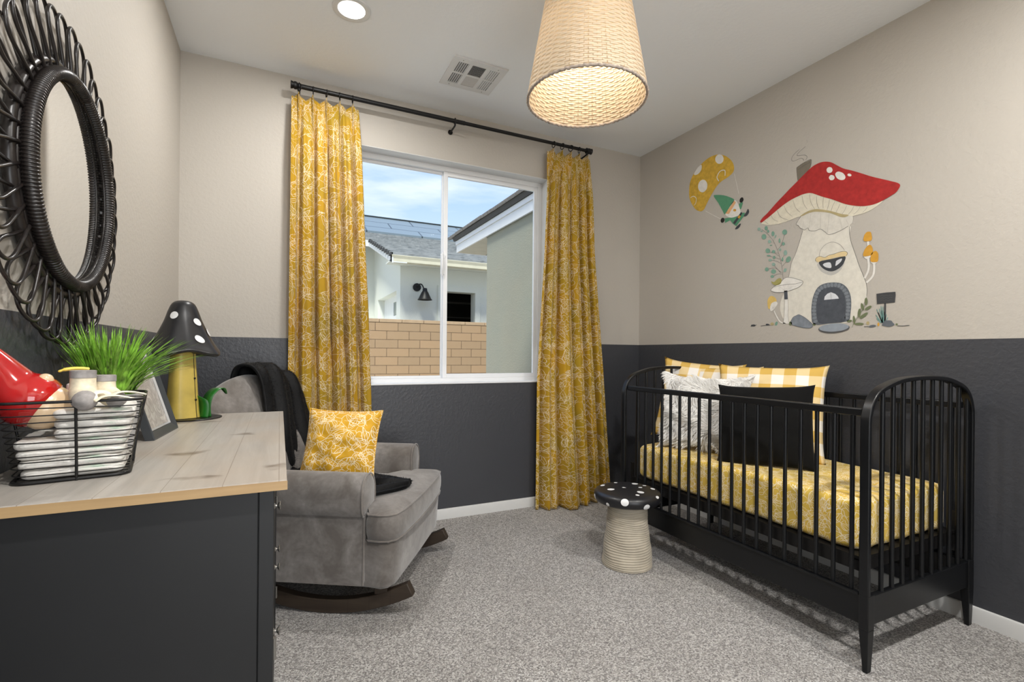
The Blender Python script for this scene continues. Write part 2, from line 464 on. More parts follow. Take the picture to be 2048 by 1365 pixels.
MT['greenmetal'] = plain('green_painted_metal', (0.012, 0.13, 0.012), 0.35, var=0.3, scale=20)
MT['paper'] = plain('white_plastic', (0.70, 0.70, 0.69), 0.4, var=0.02)
MT['darkvoid'] = plain('duct_shade_colour', (0.02, 0.02, 0.02), 0.8)

t = NT('grey_frieze_carpet'); MT['carpet'] = t.m; c = t.coord()
v = t.n('ShaderNodeTexVoronoi', feature='F1'); t.l(c, v.inputs['Vector']); v.inputs['Scale'].default_value = 210
n1 = t.noise(c, 200, 3, 0.7); n2 = t.noise(c, 3.5, 3)
sp = t.n('ShaderNodeSeparateColor'); t.l(v.outputs['Color'], sp.inputs[0])
f = t.math('ADD', t.math('MULTIPLY', sp.outputs[0], 0.5), t.math('MULTIPLY', n1, 0.5))
col = t.ramp(f, [(0.20, (0.11, 0.10, 0.095)), (0.42, (0.32, 0.298, 0.278)), (0.58, (0.49, 0.465, 0.44)), (0.80, (0.80, 0.78, 0.75))])
col = t.mix(t.rng(n2, 0.35, 0.7, 0.0, 0.22), col, C4((0.22, 0.20, 0.18)))
t.set(col=col, rough=0.95, spec=0.1, sheen=0.2)
t.bump(t.math('ADD', t.math('MULTIPLY', v.outputs['Distance'], -1.0), t.math('MULTIPLY', n1, 1.2)), 0.9, 0.006)

# ---------------------------------------------------------------- room shell
WX0, WX1, WZ0, WZ1 = 0.745, 2.292, 0.912, 2.416     # window opening in the back wall
T = 0.16
def wall_x(name, x0, x1, y0, y1):
    m = M(); m.box(x0, x1, y0, y1, 0, CHAIR, 1); m.box(x0, x1, y0, y1, CHAIR, H, 0)
    return struct(m.build(name, [MT['greige'], MT['charcoal']], smooth=0))
m = M()
def wseg(x0, x1, z0, z1):
    cuts = sorted(set([z0, z1] + ([CHAIR] if z0 < CHAIR < z1 else [])))
    for a, b in zip(cuts, cuts[1:]): m.box(x0, x1, 0, T, a, b, 1 if b <= CHAIR + 1e-6 else 0)
wseg(-T, WX0, 0, H); wseg(WX1, W + T, 0, H); wseg(WX0, WX1, 0, WZ0); wseg(WX0, WX1, WZ1, H)
struct(m.build('wall_back', [MT['greige'], MT['charcoal']], smooth=0))
wall_x('wall_left', -T, 0, FRONT, 0); wall_x('wall_right', W, W + T, FRONT, 0)
# wall behind the viewer; doorway and hall are added to let fill light in
DX0, DX1, DZ, HY = 0.25, 1.95, 2.10, FRONT - T - 1.3
m = M()
for x0, x1 in ((-T, DX0), (DX1, W + T)):
    m.box(x0, x1, FRONT - T, FRONT, 0, CHAIR, 1); m.box(x0, x1, FRONT - T, FRONT, CHAIR, H, 0)
m.box(DX0, DX1, FRONT - T, FRONT, DZ, H, 0)
struct(m.build('wall_front', [MT['greige'], MT['charcoal']], smooth=0))
m = M()
for x0, x1 in ((DX0 - .07, DX0 + .004), (DX1 - .004, DX1 + .07)): m.box(x0, x1, FRONT - T - .002, FRONT + .014, 0, DZ + .07)
m.box(DX0 + .004, DX1 - .004, FRONT - T - .002, FRONT + .014, DZ - .004, DZ + .07)
struct(m.build('trim_1', MT['trim'], smooth=0))
struct(M().box(-0.1, 2.3, HY - .1, FRONT - T, -.12, 0).build('floor_added_hall', MT['carpet'], smooth=0))  # added hall shell, out of view, only carries the fill light
struct(M().box(-0.1, 2.3, HY - .1, FRONT - T, 2.5, 2.6).build('ceiling_added_hall', MT['ceiling'], smooth=0))
struct(M().box(-.2, -.1, HY - .1, FRONT - T, 0, 2.5).build('wall_added_hall_left', MT['greige'], smooth=0))
struct(M().box(2.3, 2.4, HY - .1, FRONT - T, 0, 2.5).build('wall_added_hall_right', MT['greige'], smooth=0))
struct(M().box(-.1, 2.3, HY - .1, HY, 0, 2.5).build('wall_added_hall_far', MT['greige'], smooth=0))
struct(M().box(-T, W + T, FRONT - T, T, -0.12, 0).build('floor', MT['carpet'], smooth=0))
struct(M().box(-T, W + T, FRONT - T, T, H, H + 0.12).build('ceiling', MT['ceiling'], smooth=0))
def base(name, p, q, inn):
    # profile: flat board with an eased top edge
    (x0, y0), (x1, y1) = p, q; nx, ny = inn; m = M()
    prof = [(0, 0), (0.013, 0), (0.013, 0.058), (0.010, 0.0655), (0.006, 0.068), (0, 0.068)]
    vs = [(x0 + nx * d, y0 + ny * d, z) for d, z in prof] + [(x1 + nx * d, y1 + ny * d, z) for d, z in prof]
    n = len(prof)
    m.add(vs, [tuple(range(n)), tuple(range(2 * n - 1, n - 1, -1))] + [(i, (i + 1) % n, n + (i + 1) % n, n + i) for i in range(n)])
    return struct(m.build(name, MT['trim'], smooth=30))
base('baseboard_back', (0.014, 0), (W - 0.014, 0), (0, -1))
base('baseboard_right', (W, 0), (W, FRONT), (-1, 0))
base('baseboard_left', (0, 0), (0, FRONT), (1, 0))

# window: reveal lining, sill, frame, fixed pane and sliding sash
win = struct(empty('window_1', ((WX0 + WX1) / 2, 0.1, WZ0)))
cx, cz = (WX0 + WX1) / 2, WZ0
m = M(); f = 0.036
a, b_, c_, d_ = WX0 - cx, WX1 - cx, 0.0, WZ1 - cz
m.box(a, a + f, 0, 0.055, c_, d_); m.box(b_ - f, b_, 0, 0.055, c_, d_); m.box(a + f, b_ - f, 0, 0.055, d_ - f, d_); m.box(a + f, b_ - f, 0, 0.055, c_, c_ + 0.030)
m.build('window_frame', MT['vinyl'], win, smooth=0, bevel=0.003)
m = M(); m.box(a, b_, -0.104, 0.004, -0.004, 0.006)
m.build('window_sill', MT['vinyl'], win, smooth=0, bevel=0.002)
m = M(); rv = 0.004
m.box(a, b_, -0.099, 0, d_ - rv, d_); m.box(b_ - rv, b_, -0.099, 0, c_ + 0.006, d_ - rv); m.box(a, a + rv, -0.099, 0, c_ + 0.006, d_ - rv)
m.build('window_reveal', MT['trim'], win, smooth=0)
def sash(x0, x1, y0, y1, fr, name):
    m = M(); z0, z1 = c_ + 0.030, d_ - f
    m.box(x0, x0 + fr, y0, y1, z0, z1); m.box(x1 - fr, x1, y0, y1, z0, z1); m.box(x0 + fr, x1 - fr, y0, y1, z1 - fr, z1); m.box(x0 + fr, x1 - fr, y0, y1, z0, z0 + fr)
    s = m.build(name, MT['vinyl'], win, smooth=0, bevel=0.002)
    g = M().box(x0 + fr - .003, x1 - fr + .003, (y0 + y1) / 2 - 0.002, (y0 + y1) / 2 + 0.002, z0 + fr - .003, z1 - fr + .003)
    g.build('glass_pane', MT['glass'], s, smooth=0)
    return s
MT['glass'] = glass_mat('window_glass')
mull = 1.520 - cx
sash(a + f, mull + 0.006, 0.030, 0.050, 0.017, 'fixed_panel')
sl = sash(mull - 0.004, b_ - f, 0.006, 0.028, 0.030, 'sliding_panel')
m = M(); m.tube(catmull([(mull - .013, -0.004, .74), (mull - .020, -0.02, .78), (mull - .022, -0.026, .82), (mull - .020, -0.02, .86), (mull - .013, -0.004, .90)], 5), 0.006, 8)
m.box(mull - .026, mull + .002, -0.006, 0.004, .75, .89)
m.build('sash_latch', MT['vinyl'], win, smooth=50)

# ---------------------------------------------------------------- outside
GZ = -0.20
struct(M().box(-14, 26, T, 40, GZ - 0.2, GZ).build('ground_outside', plain('pale_concrete_ground', (0.68, 0.66, 0.62), 0.95, var=0.08, scale=20), smooth=0))
# block wall
t = NT('tan_slump_block'); MT['block'] = t.m; uv = t.coord('UV')
br = t.n('ShaderNodeTexBrick'); t.l(uv, br.inputs['Vector']); br.inputs['Scale'].default_value = 1.0
br.inputs['Brick Width'].default_value = 0.405; br.inputs['Row Height'].default_value = 0.155; br.inputs['Mortar Size'].default_value = 0.0055; br.inputs['Mortar Smooth'].default_value = 0.1
br.inputs['Color1'].default_value = (0.38, 0.245, 0.135, 1); br.inputs['Color2'].default_value = (0.33, 0.22, 0.125, 1); br.inputs['Mortar'].default_value = (0.12, 0.072, 0.04, 1)
t.set(col=t.mix(t.rng(t.noise(uv, 12, 4), 0.3, 0.7, 0, 0.2), br.outputs[0], C4((0.40, 0.28, 0.17))), rough=0.9)
t.bump(t.math('MULTIPLY', br.outputs['Fac'], -1.0), 0.5, 0.01)
m = M(); m.box(-6, 9, 5.70, 5.86, GZ, 1.655)
th = thing('block_wall', 'tan block garden wall with dark joints seen through the window', 'wall', (0, 5.7, GZ))
m = M(); m.box(-6, 9, 0, 0.15, 0, 1.655 - GZ); m.build('block_courses', MT['block'], th, smooth=0)
m = M()
x = -6.0
while x < 9: m.box(x, x + 0.397, -0.008, 0.158, 1.66 - GZ, 1.72 - GZ); x += 0.405
m.build('cap_course', plain('tan_cap_block', (0.42, 0.29, 0.175), 0.9, var=0.12), th, smooth=0, bevel=0.004)

# own wing of the house at the right of the view
wing = thing('house_wing', 'grey green stucco wing with white eave at right of the window view', 'building', (2.7, 1.2, GZ))
t = NT('sage_stucco'); MT['stucco'] = t.m; c = t.coord()
t.set(col=t.mix(t.rng(t.noise(c, 1.3, 3), 0.3, 0.7), C4((0.31, 0.29, 0.22)), C4((0.27, 0.275, 0.22))), rough=0.95); t.bump(t.noise(c, 60, 4, 0.7), 0.7, 0.006)
m = M(); m.box(0.02, 3.0, -0.95, 1.02, 0, 2.72 - GZ); m.build('stucco_wall', MT['stucco'], wing, smooth=0)
e0 = -0.017
m = M(); m.box(e0, e0 + 0.02, -0.85, 2.03, 2.50 - GZ, 2.60 - GZ); m.box(e0 - 0.014, e0 + 0.02, -0.85, 2.03, 2.602 - GZ, 2.655 - GZ)
m.box(e0 + 0.02, 3.0, 2.01, 2.03, 2.50 - GZ, 2.655 - GZ)
m.build('fascia', MT['trim'], wing, smooth=0)
m = M(); m.box(e0 + 0.02, 0.4, 1.02, 2.01, 2.50 - GZ, 2.515 - GZ); m.build('soffit', plain('soffit_paint', (0.45, 0.42, 0.33), 0.8), wing, smooth=0)
m = M(); m.hexa([(e0 - 0.03, -0.9, 2.655 - GZ), (3.0, -0.9, 3.6 - GZ), (3.0, 2.06, 3.6 - GZ), (e0 - 0.03, 2.06, 2.655 - GZ)], [(e0 - 0.045, -0.9, 2.705 - GZ), (3.0, -0.9, 3.66 - GZ), (3.0, 2.08, 3.66 - GZ), (e0 - 0.045, 2.08, 2.705 - GZ)])
m.build('roof_underlay', plain('dark_flashing', (0.055, 0.052, 0.046), 0.8), wing, smooth=0)
m = M(); y = -0.9
random.seed(4)
while y < 2.05:
    j = random.uniform(-.004, .004)
    m.hexa([(e0 - 0.06, y, 2.707 - GZ + j), (3, y, 3.665 - GZ), (3, y + 0.30, 3.665 - GZ), (e0 - 0.06, y + 0.30, 2.707 - GZ + j)],
           [(e0 - 0.066, y, 2.742 - GZ + j), (3, y, 3.70 - GZ), (3, y + 0.30, 3.70 - GZ), (e0 - 0.066, y + 0.30, 2.742 - GZ + j)]); y += 0.315
m.build('roof_tiles', plain('brown_grey_tile', (0.17, 0.155, 0.135), 0.9, var=0.3, scale=25), wing, smooth=0)

# neighbour's house
nb = thing('neighbour_house', 'white stucco house with grey tiled roof beyond the block wall', 'building', (2.75, 7.0, GZ))
t = NT('white_stucco'); MT['wstucco'] = t.m; c = t.coord()
t.set(col=(0.70, 0.71, 0.645), rough=0.95); t.bump(t.noise(c, 40, 3), 0.3, 0.006)
Z = lambda z: z - GZ
m = M()
gx0, gx1, gz0, gz1 = 0.93, 1.665, Z(1.2), Z(2.455)      # garage window opening on the front face (local x)
m.box(0.0, gx0, 0, 0.25, 0, Z(3.02)); m.box(gx1, 9, 0, 0.25, 0, Z(3.02)); m.box(gx0, gx1, 0, 0.25, 0, gz0); m.box(gx0, gx1, 0, 0.25, gz1, Z(3.02))
# side face (local x=0) with a recessed window
ny0, ny1, nz0, nz1 = 0.36, 2.55, Z(1.55), Z(2.45)
m.box(0, 0.25, 0.25, ny0, 0, Z(3.02)); m.box(0, 0.25, ny1, 3.1, 0, Z(3.02)); m.box(0, 0.25, ny0, ny1, 0, nz0); m.box(0, 0.25, ny0, ny1, nz1, Z(3.02))
m.hexa([(0, 0.0, Z(3.02)), (0.25, 0.0, Z(3.02)), (0.25, 3.1, Z(3.02)), (0, 3.1, Z(3.02))], [(0, 0.0, Z(3.20)), (0.25, 0.0, Z(3.20)), (0.25, 3.1, Z(4.16)), (0, 3.1, Z(4.16))])
m.box(-6, 0.25, 3.1, 3.3, 0, Z(4.12))
m.build('stucco_wall', MT['wstucco'], nb, smooth=0)
g = M(); g.box(gx0 - .12, gx0, -0.03, 0.0, gz0, gz1 + .12); g.box(gx1, gx1 + .12, -0.03, 0.0, gz0, gz1 + .12); g.box(gx0, gx1, -0.03, 0.0, gz1, gz1 + .12)
go = g.build('window_surround', MT['wstucco'], nb, smooth=0)
gi = M(); gi.box(.27, gx1 + 2, 2.4, 2.45, 0, Z(2.9)); gi.box(.27, gx1 + 2, .26, 2.4, Z(2.85), Z(2.9)); gi.box(.27, .30, .26, 2.4, 0, Z(2.9)); gi.box(gx1 + 1.95, gx1 + 2, .26, 2.4, 0, Z(2.9)); gi.build('garage_interior', plain('garage_shade_colour', (0.035, 0.032, 0.026), 0.9), nb, smooth=0)  # gloom inside the garage is put into the near-black wall colour
g = M(); g.box(gx0 - .4, gx1 + .6, 1.2, 1.25, Z(2.33), Z(2.37)); g.box(gx0 - .4, gx1 + .6, 1.2, 1.24, Z(1.98), Z(2.00)); g.rod((gx0 + .18, 1.2, Z(2.33)), (gx0 + .34, 1.15, Z(2.03)), 0.035); g.box(gx0 + .26, gx0 + .42, 1.05, 1.25, Z(1.88), Z(2.0))
g.build('garage_door_opener', plain('galvanised_track', (0.10, 0.095, 0.08), 0.6), nb, smooth=0)
w = M(); w.box(0.17, 0.21, ny0, 0.55, nz0, nz1); w.box(0.17, 0.21, 1.45, ny1, nz0, nz1); w.box(0.17, 0.21, 0.55, 1.45, nz0, Z(1.98)); w.box(0.17, 0.21, 0.55, 1.45, Z(2.30), nz1)
w.build('side_window_frame', MT['vinyl'], nb, smooth=0)
w = M(); w.box(0.18, 0.20, 0.55, 1.45, Z(1.98), Z(2.30)); w.build('side_window_pane', plain('dull_glass', (0.16, 0.20, 0.19), 0.15), nb, smooth=0)
# eave, gutter, rake
ex = -0.30; ey = -0.60
m = M(); m.prism([(ey, Z(2.90)), (ey + 0.03, Z(2.885)), (ey + 0.12, Z(2.885)), (ey + 0.12, Z(3.03)), (ey, Z(3.03)), (ey - .012, Z(3.02)), (ey + .006, Z(2.96))], ex, 9, 'x')
m.build('gutter', plain('cream_gutter', (0.55, 0.51, 0.38), 0.5), nb, smooth=0)
m = M(); m.box(ex, 9, ey + 0.12, 0, Z(2.93), Z(2.95)); m.build('soffit', MT['wstucco'], nb, smooth=0)
s = 0.31
rz = lambda y: Z(3.03) + (y - ey) * s
m = M(); L = 2.85
m.hexa([(ex, ey, rz(ey) - .16), (ex + .03, ey, rz(ey) - .16), (ex + .03, ey + L, rz(ey + L) - .16), (ex, ey + L, rz(ey + L) - .16)],
       [(ex, ey, rz(ey) - .01), (ex + .03, ey, rz(ey) - .01), (ex + .03, ey + L, rz(ey + L) - .01), (ex, ey + L, rz(ey + L) - .01)])
m.box(-6, ex + .03, ey + L, ey + L + .03, rz(ey + L) - .17, rz(ey + L) - 0.01)
m.hexa([(ex + .03, ey, rz(ey) - .15), (0.0, ey, rz(ey) - .15), (0.0, ey + L, rz(ey + L) - .15), (ex + .03, ey + L, rz(ey + L) - .15)],
       [(ex + .03, ey, rz(ey) - .13), (0.0, ey, rz(ey) - .13), (0.0, ey + L, rz(ey + L) - .13), (ex + .03, ey + L, rz(ey + L) - .13)])
m.build('rake_board', MT['trim'], nb, smooth=0)
t = NT('pale_grey_tile'); MT['ntile'] = t.m; c = t.coord(); s1 = t.n('ShaderNodeSeparateXYZ'); t.l(c, s1.inputs[0])
wv = t.math('SINE', t.math('MULTIPLY_ADD', s1.outputs[1], 2 * pi / 0.36, t.math('MULTIPLY', t.noise(c, 6, 2), 2.0)))
t.set(col=t.ramp(t.rng(wv, -1, 1), [(0.0, (0.07, 0.075, 0.08)), (0.25, (0.20, 0.21, 0.21)), (1.0, (0.31, 0.315, 0.31))]), rough=0.9); t.bump(wv, 0.8, 0.03)
RT = 4.45 
m = M(); n = 14
for i in range(n):
    y0 = ey + i * (RT - ey) / n; y1 = ey + (i + 1) * (RT - ey) / n
    xa = ex if y0 < ey + L - .05 else -9
    m.hexa([(xa, y0, rz(y0)), (9.5, y0, rz(y0)), (9.5, y1, rz(y1)), (xa, y1, rz(y1))], [(xa, y0, rz(y0) + .05), (9.5, y0, rz(y0) + .05), (9.5, y1, rz(y1) + .02), (xa, y1, rz(y1) + .02)])
m.build('roof_tiles', MT['ntile'], nb, smooth=0)
m = M(); i = 0; y = ey
while y < ey + L - .1:
    m.box(ex - .03, ex + .02, y, y + .17, rz(y) - .005, rz(y) + .045); y += .25
m.build('rake_tiles', plain('dark_tile_edge', (0.05, 0.05, 0.05), 0.8), nb, smooth=0)
# solar shingles on the upper slope
t = NT('blue_grey_solar_tile'); MT['solar'] = t.m; c = t.coord('UV')
br = t.n('ShaderNodeTexBrick'); t.l(c, br.inputs['Vector']); br.inputs['Scale'].default_value = 1.0
br.inputs['Brick Width'].default_value = 1.65; br.inputs['Row Height'].default_value = 0.62; br.inputs['Mortar Size'].default_value = 0.022
br.inputs['Color1'].default_value = (0.15, 0.19, 0.215, 1); br.inputs['Color2'].default_value = (0.17, 0.21, 0.235, 1); br.inputs['Mortar'].default_value = (0.035, 0.045, 0.05, 1)
t.set(col=br.outputs[0], rough=0.35)
m = M(); R1 = 6.2; r2 = lambda y: rz(RT) + (y - RT) * .5
m.hexa([(-9, RT, rz(RT)), (12, RT, rz(RT)), (12, R1, r2(R1)), (-9, R1, r2(R1))], [(-9, RT, rz(RT) + .08), (12, RT, rz(RT) + .08), (12, R1, r2(R1) + .08), (-9, R1, r2(R1) + .08)])
m.build('solar_panels', MT['solar'], nb, smooth=0)
m = M(); m.box(-9, 12, R1, R1 + .06, r2(R1) + .02, r2(R1) + .12); m.build('ridge_dark_strip', plain('black_strip', (0.01, 0.014, 0.016), 0.8), nb, smooth=0)  # near-black strip along the ridge
m = M(); m.hexa([(-9, R1 + .06, r2(R1) + .02), (12, R1 + .06, r2(R1) + .02), (12, R1 + .16, r2(R1) + .08), (-9, R1 + .16, r2(R1) + .08)], [(-9, R1 + .06, r2(R1) + .10), (12, R1 + .06, r2(R1) + .10), (12, R1 + .16, r2(R1) + .18), (-9, R1 + .16, r2(R1) + .18)])
m.build('ridge_tiles', plain('blue_grey_ridge', (0.18, 0.23, 0.25), 0.6), nb, smooth=0)
# wall lamp on neighbour's wall
sc_ = thing('wall_lantern', 'black barn style lamp on the white house wall outside', 'lamp', (3.10, 7.0, 2.50))
m = M(); m.tube([(0, -0.002, 0), (0, -.03, 0)], .085, 20); m.build('back_plate', MT['black_metal'], sc_, smooth=50)
m = M(); m.tube(catmull([(0, -.03, 0), (0.02, -.12, .05), (0.06, -.18, .04), (0.10, -.20, -.04)], 5), .014, 8); m.build('arm', MT['black_metal'], sc_, smooth=50)
m = M(); m.lathe([(0.02, .0), (.045, -.01), (.05, -.06), (.075, -.10), (.13, -.22), (.155, -.25), (.15, -.25), (.12, -.215), (.04, -.06)], 24, (0.12, -.21, -.03)); m.build('lamp_shade', MT['black_metal'], sc_, smooth=50)

# ---------------------------------------------------------------- ceiling fittings
def downlight(x, y, watts, label, group=None):
    t_ = thing('ceiling_light', label, 'light', (x, y, H), group=group)
    M().lathe([(0.060, -0.001), (0.062, -0.005), (0.080, -0.009), (0.086, -0.006), (0.088, 0.0)], 40).build('trim_ring', MT['paper'], t_, smooth=40)
    M().lathe([(0.0005, -0.004), (0.03, -0.0045), (0.062, -0.004)], 40).build('lens', emit_mat('lit_lens', (1.0, 0.96, 0.9), 9.0), t_, smooth=60)
    lamp('lamp_light', (0, 0, -0.014), watts, 0.12, 'AREA', (1.0, 0.98, 0.95), 180, t_)
    return t_
downlight(0.79, -0.74, DOWNLIGHT_W, 'round recessed ceiling light, lit, near the top edge left of the vent')
downlight(0.90, -3.05, FILL_DOWNLIGHT_W, 'unseen round ceiling fill light above the added doorway behind the viewer')  # unseen fill light placed behind the camera, also throws the crib's wall shadow
downlight(2.36, -3.05, FILL_DOWNLIGHT_W, 'unseen round ceiling fill light in the near right corner of the room')  # second unseen fill light, added to brighten the room from behind
hl = lamp('hall_fill_light', (1.1, HY + .03, 1.20), HALL_FILL_W, 1.4, 'AREA', (0.92, 0.96, 1.0), 180); hl.data.shape = 'RECTANGLE'; hl.data.size = 1.6; hl.data.size_y = 2.0; hl.rotation_euler = (radians(-90 + 180), 0, 0)  # area light added behind the camera to brighten the room

# vent
vt = thing('air_vent', 'white square ceiling register with three columns of louvres', 'vent', (1.503, -0.478, H))
m = M(); hx, hy = .160, .148
def frame_bars(m, x0, x1, y0, y1, z0, z1, holes):
    pass
xs = [-hx, -.122, -.060, -.040, .040, .060, .122, hx]; ys = [-hy, -.108, -.006, .006, .108, hy]
for i in range(7):
    for j in range(5):
        if i in (1, 3, 5) and j in (1, 3): continue
        m.box(xs[i], xs[i + 1], ys[j], ys[j + 1], -0.012, 0 if i in (0, 6) or j in (0, 4) else -0.004)
m.build('face_plate', MT['paper'], vt, smooth=0)
M().box(-.121, .121, -.107, .107, -.003, -.001).build('duct_shade_sheet', MT['darkvoid'], vt, smooth=0)  # flat dark sheet stands in for the shade inside the duct
m = M()
for ci, (x0, x1) in enumerate(((-.122, -.060), (-.040, .040), (.060, .122))):
    for ri, (y0, y1) in enumerate(((-.108, -.006), (.006, .108))):
        if ci != 1:
            n = 5; dx = (x1 - x0) / n; s_ = -1 if ci == 0 else 1
            for k in range(n):
                xc = x0 + (k + .5) * dx + .001
                if s_ > 0: p, q, w_ = (xc - .001, -.0125), (xc - .0065, -.004), .0016
                else: p, q, w_ = (xc - .0035, -.0125), (xc + .0065, -.004), .0016
                m.prism([(p[0], p[1]), (p[0] + w_, p[1]), (q[0] + w_, q[1]), (q[0], q[1])], y0, y1, 'y')
        else:
            n = 10; dy = (y1 - y0) / n; s_ = -1 if ri == 1 else 1
            for k in range(n):
                yc = y0 + (k + .5) * dy
                m.prism([(yc - .002, -.0125), (yc - .0005, -.0125), (yc - .0005 + .005 * s_, -.004), (yc - .002 + .005 * s_, -.004)], x0, x1, 'x')
m.build('louvres', MT['paper'], vt, smooth=0); vt.scale = (1, 1, .6)
for x in (-.105, .105):
    for y in (-.128, .128): M().tube([(x, y, -.0125), (x, y, -.0135)], .0035, 10).build('screw', MT['nickel'], vt)

# pendant
pd = thing('pendant_light', 'tall woven rattan pendant shade glowing warm above the room centre', 'light', (1.555, -1.575, 2.10))
t = NT('woven_rattan'); MT['rattan'] = t.m; uv = t.coord('UV')
br = t.n('ShaderNodeTexBrick'); t.l(uv, br.inputs['Vector']); br.inputs['Scale'].default_value = 1.0
br.inputs['Brick Width'].default_value = 1.19381 / 44; br.inputs['Row Height'].default_value = 0.0085; br.inputs['Mortar Size'].default_value = 0.0011; br.inputs['Mortar Smooth'].default_value = 0.5
br.inputs['Color1'].default_value = (0.68, 0.57, 0.43, 1); br.inputs['Color2'].default_value = (0.60, 0.50, 0.37, 1); br.inputs['Mortar'].default_value = (0.36, 0.28, 0.19, 1)
t.set(col=br.outputs[0], rough=0.7, spec=0.25); t.bump(t.math('MULTIPLY', br.outputs['Fac'], -1.0), 0.9, 0.004)
tr = t.n('ShaderNodeBsdfTranslucent'); tr.inputs[0].default_value = (0.90, 0.78, 0.60, 1)
ms = t.n('ShaderNodeMixShader'); t.l(t.rng(br.outputs['Fac'], 0, 1, 0.10, 0.75), ms.inputs[0]); t.l(t.b.outputs[0], ms.inputs[1]); t.l(tr.outputs[0], ms.inputs[2]); t.l(ms.outputs[0], t.out.inputs[0])
R0_, R1_, HS = 0.225, 0.140, 0.475
def wv(r, z, a):
    row = int(z / 0.0085 + 1e-6); fr_ = z / 0.0085 - row
    k = r + 0.0021 * cos(a * 22 + pi * row) * (.35 + .65 * sin(pi * fr_)) + .0015 * sin(pi * fr_)
    return (k * cos(a), k * sin(a), z)
NR_ = 224
prof = [(R0_ + (R1_ - R0_) * i / NR_, HS * i / NR_ * .99999) for i in range(NR_ + 1)]
vs_uv = M().lathe(prof, 220, fn=wv)
for j, (r, z) in enumerate(prof):
    for k in range(220): vs_uv.uv[j * 220 + k] = (2 * pi * k / 220 * 0.19, z)
vs_uv.build('shade', MT['rattan'], pd, smooth=80, solid=0.005)
random.seed(2)
m = M(); m.tube([((R0_ + .001 + .0014 * sin(k * 2.3)) * cos(2 * pi * k / 240), (R0_ + .001 + .0014 * sin(k * 2.3)) * sin(2 * pi * k / 240), .0015 * sin(k * 1.7)) for k in range(240)], 0.0055, 8, closed=True)
m.build('shade_rim', plain('braided_rim', (0.36, 0.30, 0.25), 0.8, var=0.3, scale=60), pd, smooth=60)
m = M(); m.tube([((R0_ - .06) * cos(2 * pi * k / 60) * .93, (R0_ - .06) * sin(2 * pi * k / 60) * .93, .30) for k in range(60)], 0.003, 6, closed=True)
for k in range(3): m.rod((0, 0, .46), (.137 * cos(2.1 * k), .137 * sin(2.1 * k), .46), .003)
m.build('inner_ring', MT['trim'], pd)
m = M(); m.tube([(0, 0, .33), (0, 0, .46)], [.022, .02], 20); m.build('socket', MT['paper'], pd, smooth=40)
m = M(); m.rod((0, 0, .46), (0, 0, H - 2.10 - .02), .004); m.build('cord', MT['paper'], pd)
m = M(); m.tube([(0, 0, H - 2.10 - .025), (0, 0, H - 2.10)], [.055, .065], 30); m.build('canopy', MT['paper'], pd, smooth=40)
m = M(); m.lathe([(.001, .225), (.018, .229), (.030, .245), (.032, .265), (.024, .295), (.015, .315), (.014, .33)], 24)
m.build('bulb', emit_mat('lit_bulb', (1.0, 0.80, 0.55), 14.0), pd, smooth=60)
lamp('bulb_light', (0, 0, .20), BULB_W, 0.035, 'POINT', (1.0, 0.92, 0.80), 180, pd)

# ---------------------------------------------------------------- curtain rod, rings, curtains
RY, RZ = -0.10, 2.641
rod = thing('curtain_rod', 'black metal curtain rod with capped ends above the window', 'curtain rod', (1.57, RY, RZ))
m = M(); m.rod((-1.005, 0, 0), (0.02, 0, 0), 0.0135, 14); m.rod((0.02, 0, 0), (1.005, 0, 0), 0.0115, 14); m.build('pole', MT['black_metal'], rod)
for sx in (-1, 1):
    m = M(); m.tube([(sx * .99, 0, 0), (sx * 1.0, 0, 0), (sx * 1.0, 0, 0), (sx * 1.012, 0, 0), (sx * 1.013, 0, 0), (sx * 1.028, 0, 0), (sx * 1.030, 0, 0)], [.015, .021, .021, .021, .017, .022, .020], 18)
    m.build('end_cap', MT['black_metal'], rod, smooth=50)
for bx in (-0.985, -0.048, 0.985):
    m = M(); m.rod((bx, 0.098, -.035), (bx, 0.092, -.035), .016, 14); m.tube(catmull([(bx, .095, -.035), (bx, .05, -.034), (bx, 0, -.030), (bx, -.004, -.016)], 4), .006, 8)
    m.tube([(bx, .017 * cos(a_ * .35), .017 * sin(a_ * .35)) for a_ in range(-9, 10)], .004, 6)
    m.build('bracket', MT['black_metal'], rod, smooth=50)
ring0 = None
def ring(x, tilt, lab):
    global ring0
    if ring0 is None:
        m = M(); m.tube([(0.0, .021 * cos(2 * pi * k / 24), .021 * sin(2 * pi * k / 24)) for k in range(24)], .0028, 8, closed=True)
        m.rod((0, 0, -.021), (0, 0, -.034), .002, 6)
        ring0 = tag(m.build('curtain_ring', MT['black_metal'], smooth=60), lab, 'curtain ring', 'black rings holding the curtains on the rod'); r = ring0
    else:
        r = ring0.copy(); COL.objects.link(r); r['label'] = lab
    r.location = (x, RY, RZ - .008); r.rotation_euler = (0, 0, tilt)

